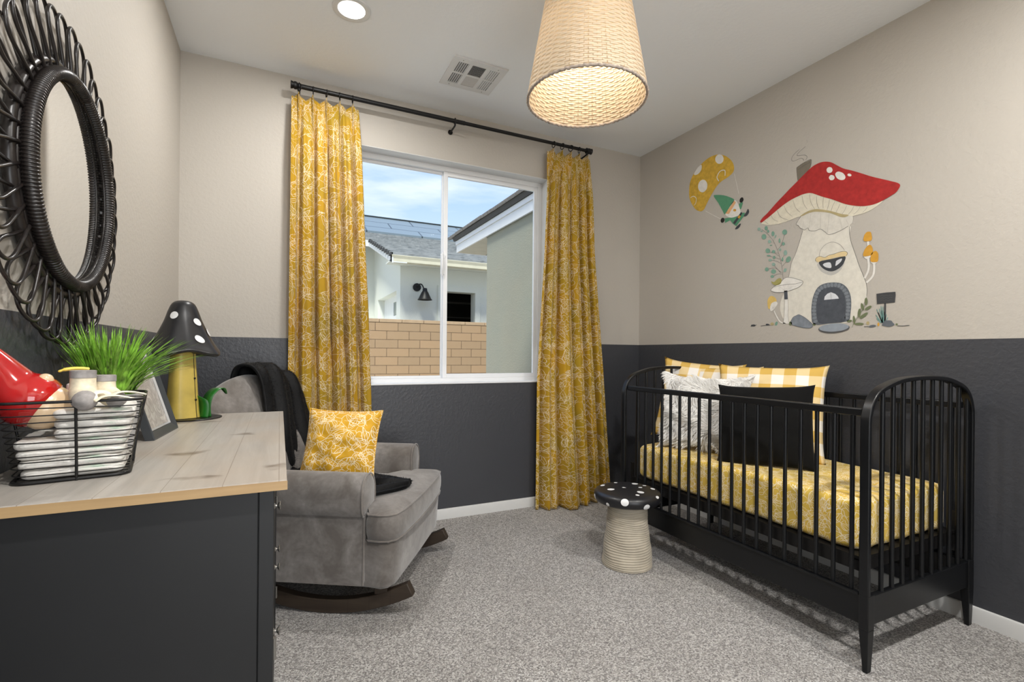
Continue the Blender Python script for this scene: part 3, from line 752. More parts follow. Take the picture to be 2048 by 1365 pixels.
def curtain(name, label, xt0, xt1, xb0, xb1, npl, group, ringlab, seed, ymax, lean, foot):
    rs = random.Random(seed)
    wid_t, wid_b = xt1 - xt0, xb1 - xb0
    ph = [rs.uniform(-.5, .5) for _ in range(40)]
    def edge(side, v):      # v 0 top .. 1 bottom
        return lean(side, v)
    def fn(u, v):
        x0 = edge(0, v); x1 = edge(1, v)
        # pleat positions: sharp pinches at the top that open into soft folds below
        pu = u * npl
        loc = pu - math.floor(pu); d = abs(loc - 0.5) * 2      # 0 at the pleat
        pinch = (1 - smin(v, 0.0, 0.13))
        amp_top = (-.030 * math.exp(-((1 - abs(loc - .5) * 2) - 1) ** 2 / .012) + .014 * (d))
        w = 2 * pi * (npl * u + 0.12 * sin(5 * u + seed) + .05 * v * sin(9 * u))
        soft = cos(w + pi) + .35 * sin(2 * w + ph[3] + v * .6) + .22 * sin(3.3 * w + ph[5])
        A = (.018 + .030 * v)
        y = RY + 0.012 + (1 - pinch) * (A * soft) + pinch * (amp_top + .30 * .018 * soft)
        y += foot(u, v)
        xx = x0 + (x1 - x0) * (u + .018 * (1 - pinch) * sin(w) + .010 * pinch * sin(2 * pi * pu))
        z = 2.604 * (1 - v) + .004 * v
        z -= 0.030 * (d ** 1.3) * (1 - smin(v, 0, .03)) * (1 if 0.02 < u < .98 else .6)
        y = min(y, ymax)
        return (xx, y, z)
    real_w = wid_b * 1.35
    m = M(); m.grid(fn, 220, 110, uvf=lambda u, v: (u * real_w + seed, (1 - v) * 2.6))
    c = tag(m.build(name, MT['floral'], smooth=180, solid=0.0015), label, 'curtain', group)
    for k in range(npl):
        x = xt0 + (xt1 - xt0) * (k + .5) / npl
        ring(x, rs.uniform(-.45, .45), '%s black ring on the rod over the %s' % (('leftmost', 'second', 'middle', 'fourth', 'rightmost')[k], ringlab))
    return c
def leanR(side, v):
    pts = ([(0, 2.232), (.28, 2.205), (.64, 2.150), (1, 2.145)] if side == 0 else [(0, 2.600), (.28, 2.632), (.64, 2.722), (1, 2.80)])
    for (a, x0), (b, x1) in zip(pts, pts[1:]):
        if v <= b: return x0 + (x1 - x0) * (v - a) / (b - a)
    return pts[-1][1]
def leanL(side, v):
    pts = ([(0, .545), (1, .535)] if side == 0 else [(0, .918), (.35, .957), (.65, 1.000), (1, 1.03)])
    for (a, x0), (b, x1) in zip(pts, pts[1:]):
        if v <= b: return x0 + (x1 - x0) * (v - a) / (b - a)
    return pts[-1][1]
curtain('curtain', 'long yellow floral curtain left of the window behind the armchair', .550, .915, .5, 1.0, 5, 'yellow floral curtains at the window', 'left curtain', 3, -.018, leanL, lambda u, v: .045 * smin(v, .45, .62))
curtain('curtain', 'long yellow floral curtain right of the window reaching the carpet', 2.236, 2.600, 2.15, 2.8, 5, 'yellow floral curtains at the window', 'right curtain', 8, -.018, leanR,
        lambda u, v: -.085 * v * v * math.exp(-((u - .42) / .22) ** 2) + .03 * v * (abs(u - .45)) * 1.0)

# ---------------------------------------------------------------- crib
crib = thing('crib', 'black spindle crib with arched ends standing along the right wall', 'crib', (2.74, -1.4675, 0))
XF, XB, YN, YF = -.362, .372, -.667, .671     # frame centre lines in crib coordinates
def endframe(yc):
    D = .0160
    half = .378
    arch = [(-half, .272), (-half, .6), (-half, .86), (-half + .006, .915), (-half + .028, .962), (-half + .068, .997), (-half + .13, 1.020), (-.15, 1.040), (0, 1.047), (.15, 1.040), (half - .13, 1.020), (half - .068, .997), (half - .028, .962), (half - .006, .915), (half, .86), (half, .6), (half, .272)]
    arch = catmull(arch, 4)
    m = M(); vs = []; th = .0175
    for i, (x, z) in enumerate(arch):
        a = arch[max(i - 1, 0)]; b = arch[min(i + 1, len(arch) - 1)]
        tx, tz = b[0] - a[0], b[1] - a[1]; l = sqrt(tx * tx + tz * tz); nx, nz = tz / l, -tx / l
        for o, yy in ((0, -D), (th, -D), (th, D), (0, D)): vs.append((x + nx * o, yc + yy, z + nz * o))
    fs = [(4 * i + k, 4 * i + (k + 1) % 4, 4 * i + 4 + (k + 1) % 4, 4 * i + 4 + k) for i in range(len(arch) - 1) for k in range(4)]
    fs += [(3, 2, 1, 0), tuple(4 * (len(arch) - 1) + k for k in range(4))]
    m.add(vs, fs); fr = m.build('end_frame', MT['crib'], crib, smooth=40, bevel=.0035)
    M().box(-half + .004, half - .004, yc - .010, yc + .010, .163, .268).build('end_board', MT['crib'], crib, smooth=0, bevel=.003)
    for x in (-1, 1):
        xa, xb_ = (x * half, x * (half - .040)); sy = 1 if yc > 0 else -1
        x0, x1 = min(xa, xb_), max(xa, xb_)
        m = M(); m.box(x0, x1, yc - D, yc + D, .150, .275)
        q = x * .0; 
        if x < 0: lo = [(x0 + .004, yc - D + .004, 0), (x0 + .030, yc - D + .004, 0), (x0 + .030, yc + D - .012, 0), (x0 + .004, yc + D - .012, 0)]
        else: lo = [(x1 - .030, yc - D + .004, 0), (x1 - .004, yc - D + .004, 0), (x1 - .004, yc + D - .012, 0), (x1 - .030, yc + D - .012, 0)]
        m.hexa(lo, [(x0, yc - D, .152), (x1, yc - D, .152), (x1, yc + D, .152), (x0, yc + D, .152)])
        m.build('leg', MT['crib'], crib, smooth=0, bevel=.003)
    for k in range(10):
        x = -.2615 + k * .0685 - .008 + .0
        xx = x + .0
        # top of the spindle follows the arch
        zt = 1.047 - 1.03 * (abs(xx) ** 2.4) * .9 - .012
        for (ax, az), (bx, bz) in zip(arch, arch[1:]):
            if ax <= xx < bx: zt = az + (bz - az) * (xx - ax) / (bx - ax) - .014
        yield xx, zt
SP = None
def spindle(x, y, z0, z1):
    M().rod((x, y, z0), (x, y, z1), .0079, 12).build('spindle', MT['crib'], crib)
for yc in (YN, YF):
    for xx, zt in endframe(yc): spindle(xx, yc, .262, zt)
def flatrail(name, x, z0, z1, th, y0=YN + .02, y1=YF - .02):
    M().box(x - th / 2, x + th / 2, y0, y1, z0, z1).build(name, MT['crib'], crib, smooth=0, bevel=.004)
for X in (XF + .012, XB - .012):
    flatrail('top_rail', X, .903, .931, .022); flatrail('side_board', X, .158, .268, .020)
    for k in range(19): spindle(X, YN + .055 + k * .0655 + .0, .262, .908)
flatrail('ledge', XF - .004, .262, .272, .012)
m = M(); m.box(XF + .03, XB - .03, YN + .03, YF - .03, .372, .388)
for x in (XF + .045, XB - .045): m.box(x - .014, x + .014, YN + .03, YF - .03, .335, .376)
for y in (YN + .045, YF - .045): m.box(XF + .03, XB - .03, y - .014, y + .014, .335, .376)
m.build('mattress_support', MT['black_metal'], crib, smooth=0)
for sy in (YN + .03, YF - .03):
    for X in (XF + .035, XB - .035):
        M().box(X - .003, X + .003, sy - .012, sy + .012, .30, .47).build('support_bracket', MT['black_metal'], crib, smooth=0)
# mattress
def softbox(x0, x1, y0, y1, z0, z1, r, n=10, nz=0.0, seed=0, top=None):
    m = M(); S = n * 4
    cx_, cy_, cz_ = (x0 + x1) / 2, (y0 + y1) / 2, (z0 + z1) / 2
    hx_, hy_, hz_ = (x1 - x0) / 2, (y1 - y0) / 2, (z1 - z0) / 2
    return m, (cx_, cy_, cz_), (hx_, hy_, hz_)
def roundslab(poly, z0, z1, r, seg=5, topfn=None, name='', mat=None, parent=None, inset=None):
    """closed soft slab: outline polygon inset by a quarter circle at its top and bottom edges"""
    n = len(poly); m = M()
    cxp = sum(p[0] for p in poly) / n; cyp = sum(p[1] for p in poly) / n
    def off(d):
        o = []
        for i in range(n):
            a, b, c = poly[i - 1], poly[i], poly[(i + 1) % n]
            e1 = Vector((b[0] - a[0], b[1] - a[1])); e2 = Vector((c[0] - b[0], c[1] - b[1]))
            if e1.length < 1e-9: e1 = e2
            if e2.length < 1e-9: e2 = e1
            e1.normalize(); e2.normalize(); nn = Vector((-(e1.y + e2.y), e1.x + e2.x))
            if nn.length < 1e-6: nn = Vector((-e1.y, e1.x))
            nn.normalize(); o.append((b[0] + nn.x * d, b[1] + nn.y * d))
        return o
    rings = []
    for k in range(seg + 1):
        a = pi / 2 * k / seg; rings.append((off(r * (1 - sin(a))), z0 + r * (1 - cos(a))))
    for k in range(seg + 1):
        a = pi / 2 * k / seg; rings.append((off(r * (1 - cos(a))), z1 - r * (1 - sin(a))))
    vs = []
    for o, z in rings:
        for x, y in o: vs.append((x, y, z + (topfn(x, y) if topfn and z > (z0 + z1) / 2 else 0)))
    fs = [(j * n + i, j * n + (i + 1) % n, (j + 1) * n + (i + 1) % n, (j + 1) * n + i) for j in range(len(rings) - 1) for i in range(n)]
    fs.append(tuple(range(n - 1, -1, -1)))
    base_ = (len(rings) - 1) * n
    # concentric inner rings so the top can dome
    cur = base_; last = rings[-1][0]
    for q in (.8, .55, .3):
        st = len(vs)
        for x, y in last:
            X, Y = cxp + (x - cxp) * q, cyp + (y - cyp) * q
            vs.append((X, Y, z1 + (topfn(X, Y) if topfn else 0)))
        fs += [(cur + i, cur + (i + 1) % n, st + (i + 1) % n, st + i) for i in range(n)]; cur = st
    fs.append(tuple(cur + i for i in range(n)))
    return m.add(vs, fs)
def rrect(x0, x1, y0, y1, r, seg=5, div=10):
    o = []
    for cx_, cy_, a0 in ((x1 - r, y0 + r, -pi / 2), (x1 - r, y1 - r, 0), (x0 + r, y1 - r, pi / 2), (x0 + r, y0 + r, pi)):
        for k in range(seg + 1): a = a0 + pi / 2 * k / seg; o.append((cx_ + r * cos(a), cy_ + r * sin(a)))
    out = []
    for i in range(len(o)):
        a, b = o[i], o[(i + 1) % len(o)]; L = sqrt((a[0] - b[0]) ** 2 + (a[1] - b[1]) ** 2); k = max(1, int(L / (max(x1 - x0, y1 - y0) / div)))
        for j in range(k): out.append((a[0] + (b[0] - a[0]) * j / k, a[1] + (b[1] - a[1]) * j / k))
    return out
mat_ = roundslab(rrect(2.428, 3.080, -2.083, -.845, .055, 6, 60), .390, .582, .030, 5,
                 topfn=lambda x, y: .004 * sin(x * 17 + y * 5) + .005 * mn.noise(Vector((x * 7, y * 7, 0))))
mat_.v = [((x + .004 * sin(y * 48 + 1.3 * sin(y * 13)) * (1 if x < 2.5 else 0)) if z < .56 else x, (y + .004 * sin(x * 52) * (1 if y < -2.0 else 0)) if z < .56 else y, z) for x, y, z in mat_.v]
tag(mat_.build('crib_mattress', MT['floral_m'], smooth=60), 'crib mattress in a gathered yellow floral sheet inside the black crib', 'mattress')

# ---------------------------------------------------------------- cushions
def cushion_mesh(w, h, t, n=34, ear=.06, pinch=.07, wr=.006, seed=0, pw=.55):
    rs = random.Random(seed); ox = rs.uniform(0, 50)
    def P(s, t_, side):
        X = s * w / 2 * (1 - pinch * (1 - t_ * t_) * abs(s) ** 2 + ear * (abs(s * t_)) ** 6)
        Z = t_ * h / 2 * (1 - pinch * (1 - s * s) * abs(t_) ** 2 + ear * (abs(s * t_)) ** 6)
        e = max(0.0, (1 - s * s) * (1 - t_ * t_)) ** pw
        wn = mn.noise(Vector((s * 2.3 + ox, t_ * 2.3, side * 3))) * 2 + mn.noise(Vector((s * 6 + ox, t_ * 6, side * 3)))
        Y = side * (t / 2 * e + wr * wn * min(1, e * 2))
        return (X, Y, Z)
    return P
def cushion(name, w, h, t, mat, label, cat, loc, rot, group=None, piping=None, **kw):
    n = 34; P = cushion_mesh(w, h, t, **kw)
    m = M()
    for side in (-1, 1):
        m.grid(lambda u, v: P(u * 2 - 1, v * 2 - 1, side), n, n, uvf=lambda u, v: (u * w + (0 if side < 0 else 3), v * h))
    root = thing(name, label, cat, loc, 0, group); root.rotation_euler = rot
    c = m.build('cover', mat, root, smooth=75)
    # weld the two halves along the seam
    import bmesh
    bm = bmesh.new(); bm.from_mesh(c.data); bmesh.ops.remove_doubles(bm, verts=bm.verts, dist=.0006); bm.to_mesh(c.data); bm.free()
    if piping:
        pts = [];
        for k in range(44): pts.append(P(-1 + 2 * k / 44, -1, 1))
        for k in range(44): pts.append(P(1, -1 + 2 * k / 44, 1))
        for k in range(44): pts.append(P(1 - 2 * k / 44, 1, 1))
        for k in range(44): pts.append(P(-1, 1 - 2 * k / 44, 1))
        m = M(); m.tube([(x, 0, z) for x, y, z in pts], piping, 8, closed=True); m.build('piping', mat, root, smooth=60)
    return root

# crib cushions; local -Y is the front of a cushion
def face(deg): return radians(deg)
cushion('cushion', .46, .49, .13, MT['gingham'], 'yellow gingham cushion at the left end of the row beside the far crib end', 'cushion', (2.845, -.915, .835), (radians(-17), radians(5), radians(-58)), 'yellow gingham cushions in the crib', seed=1, ear=.075, pinch=.035, wr=.005)
cushion('cushion', .42, .48, .13, MT['gingham'], 'middle yellow gingham cushion, largely hidden behind the white fur cushion', 'cushion', (2.875, -1.06, .812), (radians(-16), 0, radians(-72)), 'yellow gingham cushions in the crib', seed=2, ear=.055, pinch=.03, wr=.005)
cushion('cushion', .52, .50, .15, MT['gingham'], 'yellow gingham cushion at the right, standing behind the black velvet cushion', 'cushion', (2.885, -1.37, .818), (radians(-17), 0, radians(-62)), 'yellow gingham cushions in the crib', seed=3, ear=.055, pinch=.03, wr=.006)
cushion('cushion', .42, .40, .12, MT['velvet'], 'plain black velvet square cushion leaning at the front of the crib pillows', 'cushion', (2.665, -1.515, .772), (radians(-17), radians(-2), radians(-58)), seed=4, ear=.045, pinch=.03, wr=.004)
fur = cushion('cushion', .45, .42, .13, MT['furbase'], 'shaggy white fur cushion left of the black velvet cushion', 'cushion', (2.665, -1.145, .796), (radians(-17), 0, radians(-64)), seed=5, ear=.10, wr=.004)
P = cushion_mesh(.45, .42, .13, seed=5, ear=.10, wr=.004); rs = random.Random(9)
m = M()
for i in range(9000):
    s_, t_ = rs.uniform(-1, 1), rs.uniform(-1, 1); side = -1 if rs.random() < .8 else 1
    if rs.random() < .18: s_ = rs.choice((-1, 1)) * rs.uniform(.93, 1)
    p = Vector(P(s_, t_, side)); nrm = Vector((s_ * .5, side * 1.0, t_ * .5 + .1)).normalized()
    sw = mn.noise(Vector((s_ * 2.2, t_ * 2.2, 7))) * 3.2
    d = (nrm * .55 + Vector((cos(sw + 3.9), 0, sin(sw + 3.9))) * rs.uniform(.6, 1.0)).normalized()
    L = rs.uniform(.026, .052); wdt = .0019
    q = Vector((-d.z, .2 * rs.uniform(-1, 1), d.x)).normalized() * wdt
    mid_ = p + d * L * .55 + nrm * .004; tip = p + d * L - Vector((0, 0, .005))
    m.add([p - q, p + q, mid_ + q * .75, mid_ - q * .75, tip], [(0, 1, 2, 3), (3, 2, 4)])
fo = m.build('fur_pile', MT['fur'], fur, smooth=180); fo['kind'] = 'stuff'

# ---------------------------------------------------------------- toadstool stool
st = thing('toadstool_stool', 'mushroom stool with white spotted black top and ribbed sand base', 'stool', (2.183, -1.066, 0)); st.scale = (.975, .975, .985)
rs = random.Random(5); prof = [(.001, 0.0), (.120, 0.0), (.137, .004)]
z = .006; nr = 27
for i in range(nr):
    z0_ = .006 + i * .331 / nr; hh = .331 / nr; R_ = .138 - .037 * (z0_ / .337) ** .9
    b = rs.uniform(.7, 1.25)
    prof += [(R_ - .0030 * b, z0_ + .001), (R_, z0_ + hh * .35), (R_ - .0004, z0_ + hh * .7), (R_ - .0022 * b, z0_ + hh * .97)]
def wob(r, z, a):
    k = r + .0016 * sin(2 * a + z * 30) + .0014 * sin(3 * a + z * 55)
    zz = z + (.004 * sin(a * 1.0 + z * 23) + .0025 * sin(a * 3 + z * 40)) * smin(z, .01, .05)
    return (k * cos(a), k * sin(a), zz)
M().lathe(prof, 72, fn=wob).build('base', MT['stone'], st, smooth=50)
cap = [(.001, .335), (.10, .335), (.150, .337), (.168, .342), (.178, .354), (.182, .370), (.178, .386), (.166, .397), (.145, .4025), (.09, .406), (.001, .407)]
capc = catmull(cap, 5)
M().lathe(capc, 72).build('cap', MT['capblack'], st, smooth=60)
def capt(q):     # surface point by arc parameter on the outer half, from centre top outward
    o = list(reversed(capc)); L = [0]
    for a, b in zip(o, o[1:]): L.append(L[-1] + sqrt((a[0] - b[0]) ** 2 + (a[1] - b[1]) ** 2))
    for i in range(len(o) - 1):
        if L[i + 1] >= q:
            t_ = (q - L[i]) / max(1e-9, L[i + 1] - L[i]); return (o[i][0] + (o[i + 1][0] - o[i][0]) * t_, o[i][1] + (o[i + 1][1] - o[i][1]) * t_)
    return o[-1]
def dot_patch(m, q0, a0, ra, rb, lift=.0012, n=22):
    vs = [];
    for ring_ in (0, .5, 1):
        for k in range(1 if ring_ == 0 else n):
            w = 2 * pi * k / n; q = q0 + ra * ring_ * cos(w); r_, z_ = capt(max(.0005, q)); rr_ = max(r_, .02)
            a = a0 + rb * ring_ * sin(w) / max(.03, capt(q0)[0])
            # local normal
            r1_, z1_ = capt(max(.0005, q) + .001); tr_, tz_ = r1_ - r_, z1_ - z_; l = sqrt(tr_ ** 2 + tz_ ** 2) or 1
            nx_, nz_ = -tz_ / l, tr_ / l
            vs.append(((r_ + nx_ * lift) * cos(a), (r_ + nx_ * lift) * sin(a), z_ + nz_ * lift))
    fs = [(0, 1 + (k + 1) % n, 1 + k) for k in range(n)] + [(1 + k, 1 + (k + 1) % n, 1 + n + (k + 1) % n, 1 + n + k) for k in range(n)]
    m.add(vs, fs)
# view direction azimuth: the camera stands towards -Y,-X
A0 = atan2(-3.143 + 1.035, .4965 - 2.215)
spots = [(.195, -2, .020, .021), (.232, -30, .013, .009), (.232, 37, .016, .014), (.232, -62, .016, .011), (.225, 72, .012, .010), (.18, -55, .012, .02), (.18, 86, .01, .008), (.150, 128, .012, .020), (.150, -112, .014, .022), (.205, -150, .018, .018), (.205, 165, .018, .02), (.20, 110, .014, .014),
         (.100, -48, .017, .017), (.088, 45, .018, .018), (.055, 5, .010, .010), (.030, -160, .010, .010), (.080, 160, .011, .011), (.115, -135, .011, .011), (.115, 178, .018, .018), (.09, 110, .010, .010), (.135, -85, .013, .02), (.085, 22, .010, .010)]
spots = [(.188, -4, .019, .020), (.214, 33, .016, .018), (.216, -34, .011, .010), (.175, 62, .008, .014), (.205, -72, .015, .015), (.138, 104, .012, .018), (.140, -104, .012, .018), (.20, 150, .018, .018), (.20, -150, .018, .018),
         (.098, -62, .020, .017), (.090, 48, .020, .017), (.125, 24, .011, .010), (.018, -100, .011, .010), (.075, 115, .011, .010), (.115, 160, .020, .017), (.125, 133, .011, .010), (.125, -148, .011, .010)]
for q0, dg, ra, rb in spots:
    m = M(); dot_patch(m, q0, A0 + radians(dg), ra, rb); m.build('white_spot', MT['dot'], st, smooth=70)

# ---------------------------------------------------------------- rocking armchair
ang = atan2(-.516, .857)
rk = thing('rocking_armchair', 'taupe suede rocking armchair with rolled arms on dark wooden rockers', 'armchair', (1.125, -.81, 0), ang)
S_ = MT['suede']
def armprof(s, infl=0.0):
    p = [(.388, .150), (.384, .30), (.381, .425), (.392, .437), (.404, .462), (.409, .50), (.406, .545), (.390, .582), (.362, .602), (.328, .606), (.296, .595), (.272, .568), (.262, .53), (.262, .47), (.266, .40), (.266, .150)]
    return [(s * v, z) for v, z in p]
for s in (-1, 1):
    pr = catmull(armprof(s), 2); n = len(pr)
    cv_ = sum(p[0] for p in pr) / n; cz_ = sum(p[1] for p in pr) / n
    m = M(); vs = []
    us = [-.80 if s < 0 else -.64, -.6, -.4, -.25, -.150, -.138, -.130, -.127]; ins = [0, 0, 0, 0, 0, .003, .010, .022]
    for u_, d in zip(us, ins):
        drop = .0 if u_ > -.5 else -.0
        for v, z in pr:
            L = sqrt((v - cv_) ** 2 + (z - cz_) ** 2)
            k = 1 - d / max(L, .05); vs.append((u_, cv_ + (v - cv_) * k, cz_ + (z - cz_) * k + drop))
    fs = [(j * n + i, j * n + (i + 1) % n, (j + 1) * n + (i + 1) % n, (j + 1) * n + i) for j in range(len(us) - 1) for i in range(n)]
    fs += [tuple(range(n - 1, -1, -1)), tuple((len(us) - 1) * n + i for i in range(n))]
    m.add(vs, fs); arm = m.build('arm', S_, rk, smooth=50)
    m = M(); m.tube([(-.131, cv_ + (v - cv_) * .985, cz_ + (z - cz_) * .99) for v, z in pr[:-1]], .0038, 7)
    m.build('arm_piping', MT['piping'], arm, smooth=60)
# seat body and apron
bp = [(-.68, -.375), (-.12, -.380), (-.10, -.384), (-.045, -.392), (-.012, -.375), (.004, -.33), (.008, 0), (.004, .33), (-.012, .375), (-.045, .392), (-.10, .384), (-.12, .380), (-.68, .375)]
bp2 = []
for i in range(len(bp)):
    a, b = bp[i], bp[(i + 1) % len(bp)]; k = 6 if abs(a[0] - b[0]) + abs(a[1] - b[1]) > .2 else 1
    for j in range(k): bp2.append((a[0] + (b[0] - a[0]) * j / k, a[1] + (b[1] - a[1]) * j / k))
m = roundslab(bp2, .140, .338, .016, 4)
m.v = [(x + (.006 * sin((z - .14) / .2 * pi) if x > -.06 else 0) - (.012 * (1 - smin(z, .14, .30)) if x > -.08 else 0), y, z) for x, y, z in m.v]
m.build('seat_base', S_, rk, smooth=50)
m = M(); m.tube([(.010 if abs(v) < .33 else .002 - (abs(v) - .33) * .5, v, .337) for v in [(-.39 + .78 * k / 40) for k in range(41)]], .0035, 7); m.build('apron_piping', MT['piping'], rk)
# T shaped seat cushion
cp = [(-.66, -.258), (-.135, -.258), (-.118, -.268), (-.118, -.375), (-.108, -.392), (-.06, -.398), (-.022, -.392), (.004, -.365), (.016, -.30), (.024, -.15), (.026, 0), (.024, .15), (.016, .30), (.004, .365), (-.022, .392), (-.06, .398), (-.108, .392), (-.118, .375), (-.118, .268), (-.135, .258), (-.66, .258)]
cp2 = []
for i in range(len(cp)):
    a, b = cp[i], cp[(i + 1) % len(cp)]; k = max(1, int((abs(a[0] - b[0]) + abs(a[1] - b[1])) / .05))
    for j in range(k): cp2.append((a[0] + (b[0] - a[0]) * j / k, a[1] + (b[1] - a[1]) * j / k))
m = M(); n = len(cp2)
def grow(d):
    o = []
    for i in range(n):
        a, b, c = cp2[i - 1], cp2[i], cp2[(i + 1) % n]
        e = Vector((c[0] - a[0], c[1] - a[1])).normalized(); o.append((b[0] + e.y * d, b[1] - e.x * d))
    return o
rings = [(-.03, .338), (-.008, .338), (.0, .345), (.006, .37), (.007, .395), (.006, .42), (.0, .446), (-.006, .452)]
vs = [(x, y, z) for d, z in rings for x, y in grow(d)]
fs = [(j * n + i, j * n + (i + 1) % n, (j + 1) * n + (i + 1) % n, (j + 1) * n + i) for j in range(len(rings) - 1) for i in range(n)]
fs.append(tuple(range(n - 1, -1, -1)))
cur = (len(rings) - 1) * n; last = grow(-.006)
for q, zz in ((.9, .463), (.75, .472), (.5, .478), (.25, .480)):
    s0 = len(vs)
    for x, y in last:
        X, Y = -.32 + (x + .32) * q, y * q; vs.append((X, Y, zz + .003 * mn.noise(Vector((X * 9, Y * 9, 1)))))
    fs += [(cur + i, cur + (i + 1) % n, s0 + (i + 1) % n, s0 + i) for i in range(n)]; cur = s0
fs.append(tuple(cur + i for i in range(n)))
m.add(vs, fs); sc2 = m.build('seat_cushion', S_, rk, smooth=60)
for zz in (.448, .342):
    m = M(); m.tube([(x, y, zz) for x, y in grow(.001)], .0038, 7, closed=True); m.build('cushion_piping', MT['piping'], sc2, smooth=60)
# arched back, reclined, rolled over the top
def bw(v): return cos(min(1, abs(v) / .385) * pi / 2) ** .55
def btop(v): return .855 + .145 * cos(v / .37 * pi / 2 * .98) ** .8
def bfront(z): return -.640 - .175 * smin(z, .42, 1.02) - .05 * max(0, z - .42)
def backfn(u, v):     # u around profile, v across
    vv = -.372 + .715 * v; edge = 1 - max(0, (abs(vv) - .31) / .062) ** 2 * .6
    zt = btop(vv)
    P_ = [(0, .30), (0, .45), (0, .62), (0, .78), (.004, zt - .12), (-.006, zt - .05), (-.030, zt - .012), (-.060, zt), (-.090, zt - .010), (-.110, zt - .045), (-.110, zt - .12), (-.09, .70), (-.08, .5), (-.07, .30)]
    k = u * (len(P_) - 1); i = min(int(k), len(P_) - 2); f_ = k - i
    d = P_[i][0] * (1 - f_) + P_[i + 1][0] * f_; z = P_[i][1] * (1 - f_) + P_[i + 1][1] * f_
    base_ = bfront(min(z, zt))
    d2 = -.075 + (d + .075) * edge
    bul = .018 * sin(pi * smin(z, .40, .98)) * (1 - (vv / .372) ** 2) if d > -.05 else 0
    return (base_ + d2 + bul, vv, z - (1 - edge) * .03 * smin(z, .6, .9))
m = M(); m.grid(backfn, 40, 30)
w_ = 41
m.f.append(tuple(range(40, -1, -1))); m.mi.append(0); m.f.append(tuple(30 * w_ + i for i in range(41))); m.mi.append(0)
m.build('backrest', S_, rk, smooth=60)
for s in (-1, 1):
    R_ = .86; m = M(); vs = []
    N_ = 28
    for i in range(N_ + 1):
        a = radians(-34) + radians(61) * i / N_; 
        uc = -.325
        for rr_, dv in ((R_, -.020), (R_, .020), (R_ - .058, .020), (R_ - .058, -.020)):
            vs.append((uc + rr_ * sin(a), s * .315 + dv, R_ - rr_ * cos(a) + .001))
    fs = [(4 * i + k, 4 * i + (k + 1) % 4, 4 * i + 4 + (k + 1) % 4, 4 * i + 4 + k) for i in range(N_) for k in range(4)] + [(3, 2, 1, 0), tuple(4 * N_ + k for k in range(4))]
    m.add(vs, fs); m.build('rocker', MT['rocker'], rk, smooth=25, bevel=.003)
    for u_ in (-.075, -.60):
        zb = R_ - sqrt((R_ - .058) ** 2 - (u_ + .325) ** 2)
        M().box(u_ - .028, u_ + .028, s * .315 - .019, s * .315 + .019, zb - .004, .150).build('rocker_post', MT['rocker'], rk, smooth=0, bevel=.003)
for u_ in (-.60, -.075):
    M().box(u_ - .015, u_ + .015, -.30, .30, .105, .138).build('cross_rail', MT['rocker'], rk, smooth=0)

# black plush throw over the back and down the seat
def thr(u, v):      # u across the throw 0..1 , v along it
    path = [(-.945, .66), (-.945, .80), (-.940, .93), (-.918, 1.008), (-.880, 1.032), (-.835, 1.022), (-.795, .975), (-.772, .90), (-.745, .80), (-.715, .68), (-.685, .56), (-.655, .505), (-.600, .490), (-.48, .491), (-.34, .492), (-.22, .490), (-.12, .486), (-.045, .480)]
    k = v * (len(path) - 1); i = min(int(k), len(path) - 2); f_ = k - i
    p0, p1, p2, p3 = path[max(i - 1, 0)], path[i], path[i + 1], path[min(i + 2, len(path) - 1)]
    def cr_(a, b, c, d): return .5 * (2 * b + (c - a) * f_ + (2 * a - 5 * b + 4 * c - d) * f_ * f_ + (3 * b - a - 3 * c + d) * f_ ** 3)
    uu = cr_(p0[0], p1[0], p2[0], p3[0]); z = cr_(p0[1], p1[1], p2[1], p3[1])
    lo = -.075 - .085 * smin(v, .38, .60); hi = .335 - .01 * smin(v, .3, .55)
    if v > .68:
        q = smin(v, .68, .90); lo = lo - .19 * q; hi = hi - .27 * q; q2 = max(0, (v - .86) / .14) ** 1.6; mid_v = -.03; lo += (mid_v - .03 - lo) * q2; hi += (mid_v + .02 - hi) * q2
    vv = lo + (hi - lo) * u
    arch_ = (btop(vv) - 1.0) * smin(z, .55, .98)
    fold = .016 * sin(u * 17 + v * 3) + .010 * sin(u * 31 + 2 + v * 5)
    on_back = smin(z, .50, .58)
    nx_ = 1 if v > .26 else -1
    nmn = .006 * mn.noise(Vector((u * 8, v * 14, 3)))
    edge_t = 1 - abs(2 * u - 1) ** 6
    uu += nx_ * (.012 + fold * .8 + nmn) * on_back * (0.3 + .7 * edge_t)
    if v > .20 and v < .3: pass
    z += arch_ + (fold * .5 + .010 + nmn) * (1 - on_back) * (.3 + .7 * edge_t) + (.016 + fold * .6) * smin(z, .93, 1.01)
    return (uu, vv, z)
m = M(); m.grid(thr, 60, 120)
th_ = tag(m.build('throw_blanket', MT['throw'], smooth=180, solid=.014), 'black plush throw draped over the armchair back and across its seat', 'blanket')
th_.location = (1.125, -.81, 0); th_.rotation_euler = (0, 0, ang)
